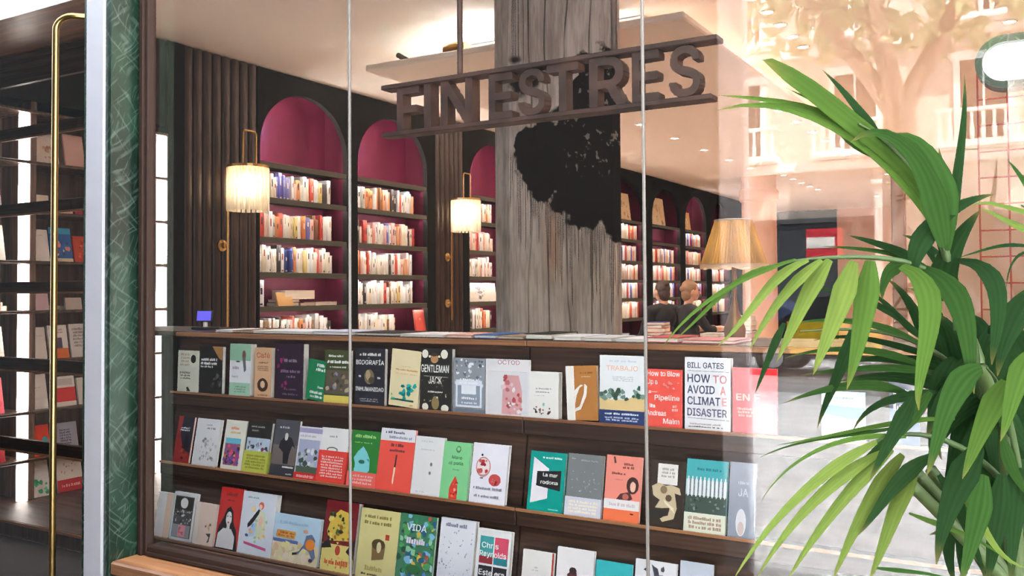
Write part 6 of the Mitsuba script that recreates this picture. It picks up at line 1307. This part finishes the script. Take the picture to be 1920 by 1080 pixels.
def leaf(pts, width, tone, rnd):
    n = 13
    c = spline(pts, n)
    tan = np.gradient(c, axis=0)
    tan /= np.linalg.norm(tan, axis=1, keepdims=True)
    n0 = np.array([0.35 + rnd.gauss(0, .16), -0.85, 0.45 + rnd.gauss(0, .16)])
    side = np.cross(tan, n0)
    side /= np.linalg.norm(side, axis=1, keepdims=True)
    up = np.cross(side, tan)
    s = np.linspace(0, 1, n)
    prof = np.minimum(1, 0.34 + s * 2.6) * np.clip(1.12 * (1 - s), 0, 1) ** 0.75
    if width > 0.055 and tone == 'b':                     # broad blades spring from a narrow base
        prof = np.minimum(1, 0.10 + s * 2.4) * np.clip(1.12 * (1 - s), 0, 1) ** 0.75
    if tone == 'e':                                      # the broad young blade with a blunt end
        prof = np.minimum(1, 0.34 + s * 2.6) * np.clip((1 - s) * 14, 0, 1) ** 0.5
    prof[-1] = 0.015
    w = width * 0.56 * prof
    base = lin(TONE[tone]) * rnd.uniform(0.85, 1.15)
    rows, cols = [], []
    K = 9
    for q in range(K):
        u = -1 + 2 * q / (K - 1)
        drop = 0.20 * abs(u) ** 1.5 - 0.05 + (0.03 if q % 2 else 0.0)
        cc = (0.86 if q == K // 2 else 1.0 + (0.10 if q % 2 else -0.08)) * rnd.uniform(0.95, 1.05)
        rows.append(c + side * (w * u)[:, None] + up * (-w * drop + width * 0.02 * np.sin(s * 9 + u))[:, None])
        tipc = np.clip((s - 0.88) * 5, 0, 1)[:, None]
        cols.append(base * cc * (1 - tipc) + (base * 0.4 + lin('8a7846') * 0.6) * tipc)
    v = np.stack(rows, 1).reshape(-1, 3)
    f = []
    for i in range(n - 1):
        for k in range(K - 1):
            a = i * K + k
            f += [(a, a + 1, a + K + 1), (a, a + K + 1, a + K)]
    return (v, np.array(f)), np.clip(np.stack(cols, 1).reshape(-1, 3), 0, 1)


rnd = random.Random(3)
for rach, rad, leaves in FRONDS:
    fr = numbered(palm + '__frond')
    path = spline(rach, 20)
    m = tube(path, np.linspace(rad, rad * 0.2, 20), 8)
    scene[fr] = mikit.ply(m, 'palm_stem', color=np.tile(lin('3a4e2a'), (len(m.vertices), 1)), smooth=True)
    for pts, width, tone in leaves:
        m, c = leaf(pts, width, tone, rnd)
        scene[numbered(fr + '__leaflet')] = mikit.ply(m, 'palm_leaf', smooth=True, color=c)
for p in PETIOLES:
    m = tube(spline(list(p) + [[p[-1][0] * 0.5 - 0.03, p[-1][1] * 0.5 + 0.98, 0.46]], 24), np.linspace(0.012, 0.02, 24), 8)
    scene[numbered(palm + '__petiole')] = mikit.ply(m, 'palm_stem', color=np.tile(lin('4a5c34'), (len(m.vertices), 1)), smooth=True)
obj('pot', lathe([(0, 0.0), (0.16, 0.0), (0.21, 0.40), (0.225, 0.41), (0.225, 0.46), (0.195, 0.46), (0.19, 0.42), (0, 0.42)], 32, (-0.07, 1.99, 0)), 'corten', palm, 'round brown pot below the frame', smooth=35)
obj('soil', lathe([(0, 0.43), (0.19, 0.425), (0.19, 0.40), (0, 0.40)], 24, (-0.07, 1.99, 0)), 'rubber', palm)

# ------------------------------------------------------------------ the street, seen as a reflection in the window
struct('ground', bx(-40, 30, -9.0, 2.5, -0.2, 0.0), 'paving', 'pale sunlit pavement outside the shop')
struct('ground', prism_xy(Polygon([(-13.6, 0.055), (-1.42, 0.055), (-1.42, 0.25), (8.0, 0.25), (8.0, 2.405), (-13.6, 2.405)]), 0.0, 0.012), 'granite', 'dark granite strip of pavement along the shop front')
struct('road', bx(-60, 50, -20.0, -9.0, -0.3, -0.02), 'asphalt', 'road beyond the pavement')
struct('ground', bx(-60, 50, -40.0, -20.0, -0.2, 0.0), 'paving', 'pavement across the street')
FY = -25.0
bd = thing('apartment_building', 'pale stone apartment building with balconies across the street, reflected in the glass', 'building')
obj('wall', bx(-45, 30, FY - 0.5, FY, 0, 18), 'facade_stone', bd)
for iz, z in enumerate((5.9, 9.6, 13.3)):
    obj('cornice', bx(-45, 30, FY, FY + 0.25, z - 0.55, z - 0.25, 0.03), 'white_stone', bd)
    for ix in range(-5, 6):
        x = -1.6 + ix * 3.6
        wn = obj('window', bx(x - 0.62, x + 0.62, FY - 0.05, FY + 0.03, z + 0.05, z + 2.45), 'window_dark', bd)
        obj('window_frame', cat(bx(x - 0.80, x - 0.62, FY, FY + 0.10, z, z + 2.65), bx(x + 0.62, x + 0.80, FY, FY + 0.10, z, z + 2.65), bx(x - 0.85, x + 0.85, FY, FY + 0.14, z + 2.45, z + 2.72), bx(x - 0.03, x + 0.03, FY + 0.03, FY + 0.06, z, z + 2.45)), 'white_stone', wn)
        bl = obj('balcony', bx(x - 1.25, x + 1.25, FY, FY + 0.75, z - 0.22, z, 0.03), 'white_stone', bd)
        obj('handrail', bx(x - 1.25, x + 1.25, FY + 0.62, FY + 0.75, z + 0.80, z + 0.92, 0.02), 'white_stone', bl)
        for k in range(9):
            bxx = x - 1.15 + k * 0.2875
            obj('baluster', lathe([(0.05, z), (0.075, z + 0.25), (0.035, z + 0.5), (0.055, z + 0.80)], 8, (bxx, FY + 0.685, 0)), 'white_stone', bl, smooth=40)
for ix in range(-6, 7):
    x = 0.2 + ix * 3.6
    obj('shopfront', bx(x - 1.7, x + 1.7, FY - 0.05, FY + 0.06, 0.0, 3.7), 'window_dark', bd)
    obj('shop_frame', cat(bx(x - 1.75, x - 1.65, FY, FY + 0.12, 0, 3.7), bx(x + 1.65, x + 1.75, FY, FY + 0.12, 0, 3.7), bx(x - 1.75, x + 1.75, FY, FY + 0.14, 3.7, 3.85)), 'iron', bd)
rs = thing('street_sign', 'red shop sign with a white band across the street, reflected above the fronds', 'sign')
obj('board', bx(-5.42, -4.52, -19.05, -18.95, 2.38, 3.12, 0.01), 'sign_red', rs)
obj('band', bx(-5.40, -4.70, -18.952, -18.94, 2.62, 2.90), 'white_stone', rs)
obj('pole', cyl((-4.97, -19.0, 0), (-4.97, -19.0, 2.4), 0.04, 10), 'iron', rs)
rl = thing('iron_railing', 'black iron railing with upright bars across the street, reflected beside the red sign', 'railing')
for k in range(14):
    obj('bar', cyl((-4.35 + k * 0.16, -19.2, 0), (-4.35 + k * 0.16, -19.2, 2.75), 0.02, 6), 'iron', rl)
for z in (0.25, 2.2, 2.7):
    obj('rail', bx(-4.4, -2.2, -19.22, -19.18, z - 0.03, z + 0.03), 'iron', rl)
ps = thing('street_post', 'white post across the street reflected right of the red sign', 'post')
obj('shaft', bx(-3.12, -2.76, -15.2, -14.9, 0, 3.7, 0.03), 'white_stone', ps)
obj('cap', bx(-3.18, -2.70, -15.26, -14.84, 3.7, 3.82, 0.03), 'white_stone', ps)

# cars in the road: a taxi with yellow doors, and dark cars parked across the street
PROF = Polygon([(-2.25, 0.35), (-2.28, 0.75), (-2.1, 0.92), (-1.3, 1.0), (-0.6, 1.42), (0.2, 1.50), (1.2, 1.45), (1.95, 1.05), (2.25, 0.95), (2.28, 0.40), (1.75, 0.32), (-1.8, 0.32)])


def car(name, x0, y0, label, body, door, lamp=False):
    t = thing(name, label, 'car')
    obj('body', axes(ext(PROF.buffer(-0.05).buffer(0.05), 1.7), (1, 0, 0), (0, 0, 1), (0, -1, 0), (x0, y0 + 0.85, 0)), body, t, smooth=30)
    for a, b in ((-1.15, -0.05), (0.0, 1.05)):
        obj('door', bx(x0 + a, x0 + b, y0 + 0.84, y0 + 0.875, 0.40, 0.98, 0.01), door, t)
        obj('side_window', prism_xz(Polygon([(x0 + a + 0.05, 1.02), (x0 + b - 0.05, 1.02), (x0 + b - 0.1, 1.38), (x0 + a + (0.45 if a < -1 else 0.08), 1.38)]), y0 + 0.84, y0 + 0.86), 'window_dark', t)
    for x in (-1.4, 1.4):
        for s in (0.70, -0.86):
            w = obj('wheel', cyl((x0 + x, y0 + s, 0.32), (x0 + x, y0 + s + 0.18, 0.32), 0.32, 24), 'rubber', t, smooth=40)
            obj('hub', cyl((x0 + x, y0 + s + 0.17, 0.32), (x0 + x, y0 + s + 0.19, 0.32), 0.19, 16), 'steel_strip', w)
    if lamp:
        obj('roof_lamp', bx(x0 - 0.2, x0 + 0.2, y0 - 0.1, y0 + 0.1, 1.49, 1.6, 0.02), 'white_stone', t)
    return t


car('taxi', -3.0, -12.6, 'black taxi with yellow doors on the road, reflected behind the fronds', 'taxi_black', 'taxi_yellow', True)
car('parked_car', -7.2, -17.6, 'dark blue car parked across the street, left of the grey one', 'car_blue', 'car_blue')
car('parked_car', -2.4, -17.6, 'dark grey car parked across the street behind the taxi', 'car_grey', 'car_grey')
car('parked_car', 2.5, -17.6, 'black car parked across the street, right of the grey one', 'taxi_black', 'taxi_black')

# a tall dark site hoarding along the pavement on the left: it is what the left panes mirror
hd = thing('site_hoarding', 'tall dark hoarding along the pavement, mirrored as a dark patch in the panes', 'hoarding')
for k in range(10):
    x = -1.60 - 1.2 * (k + 1)
    obj('panel', bx(x + 0.002, x + 1.198, -0.05, 0.02, 0.05, 4.15, 0.006), 'truck_body', hd)
    obj('brace', tube([(x + 0.6, -0.05, 3.2), (x + 0.6, -1.5, 0.0)], 0.04, 6), 'iron', hd)
obj('kick_board', bx(-13.6, -1.60, 0.02, 0.05, 0.0, 0.25, 0.006), 'truck_body', hd)
obj('end_post', bx(-1.60, -1.44, -0.04, 0.04, 0.0, 4.2, 0.012), 'truck_pale', hd, 'pale end post')

# street tree
rt = random.Random(8)
nr = np.random.default_rng(8)


def tree(x, y, h0, label, crown_c, crown_r, n):
    t = thing('street_tree', label, 'tree')
    parts = [tube(spline([(x, y, 0), (x + .02, y, 1.5), (x, y + .02, h0 - .4), (x, y, h0)], 14), np.linspace(0.30, 0.20, 14), 12)]
    tips = []
    for a in range(5):
        an = a * 1.257 + 0.5
        e = np.array([x + 1.3 * math.cos(an), y + 1.1 * math.sin(an), h0 + 1.7 + 0.4 * rt.random()])
        parts.append(tube(spline([(x, y, h0 - .1), (x + .45 * math.cos(an), y + .4 * math.sin(an), h0 + .6), e], 10), np.linspace(0.15, 0.06, 10), 8))
        for q in range(3):
            e2 = e + np.array([rt.uniform(-1, 1), rt.uniform(-1, 1), rt.uniform(.6, 1.6)])
            parts.append(tube([e, (e + e2) / 2 + 0.1, e2], [0.055, 0.04, 0.02], 6))
            tips.append(e2)
    obj('trunk', cat(*parts), 'plane_bark', t, smooth=50)
    c = nr.normal(size=(n, 3))
    c /= np.linalg.norm(c, axis=1, keepdims=True)
    c = np.array(crown_c) + c * (nr.random((n, 1)) ** 0.45) * np.array(crown_r)
    keep = meshkit.noise(c * 1.1, 5) > 0.43
    c = c[keep]
    n = len(c)
    a, b = nr.normal(size=(n, 3)), nr.normal(size=(n, 3))
    a /= np.linalg.norm(a, axis=1, keepdims=True)
    b = np.cross(a, b)
    b /= np.linalg.norm(b, axis=1, keepdims=True)
    s = nr.uniform(0.10, 0.19, (n, 1))
    v = np.stack([c - a * s, c - b * s * .6, c + a * s, c + b * s * .6], 1).reshape(-1, 3)
    i = np.arange(n)[:, None] * 4
    f = np.vstack([i + [0, 1, 2], i + [0, 2, 3]])
    tone = np.array([lin(q) for q in ('b0c29a', 'c2cfae', 'a2b68c', 'cfc6b0')])[nr.choice(4, n, p=(.4, .25, .2, .15))]
    k = numbered(t + '__crown')
    scene[k] = mikit.ply((v, f), 'tree_leaf', color=np.repeat(tone, 4, 0))
    labels[k] = {'label': 'loose pale green leaves', 'kind': 'stuff'}


tree(-1.70, -8.0, 3.95, 'plane tree with a forked trunk on the pavement, reflected at the top right', (-1.6, -8.0, 7.2), (4.2, 3.2, 2.6), 6500)
tree(10.6, -8.2, 3.8, 'plane tree farther right along the pavement, outside the view', (10.8, -8.2, 7.0), (3.4, 3.0, 2.5), 5000)
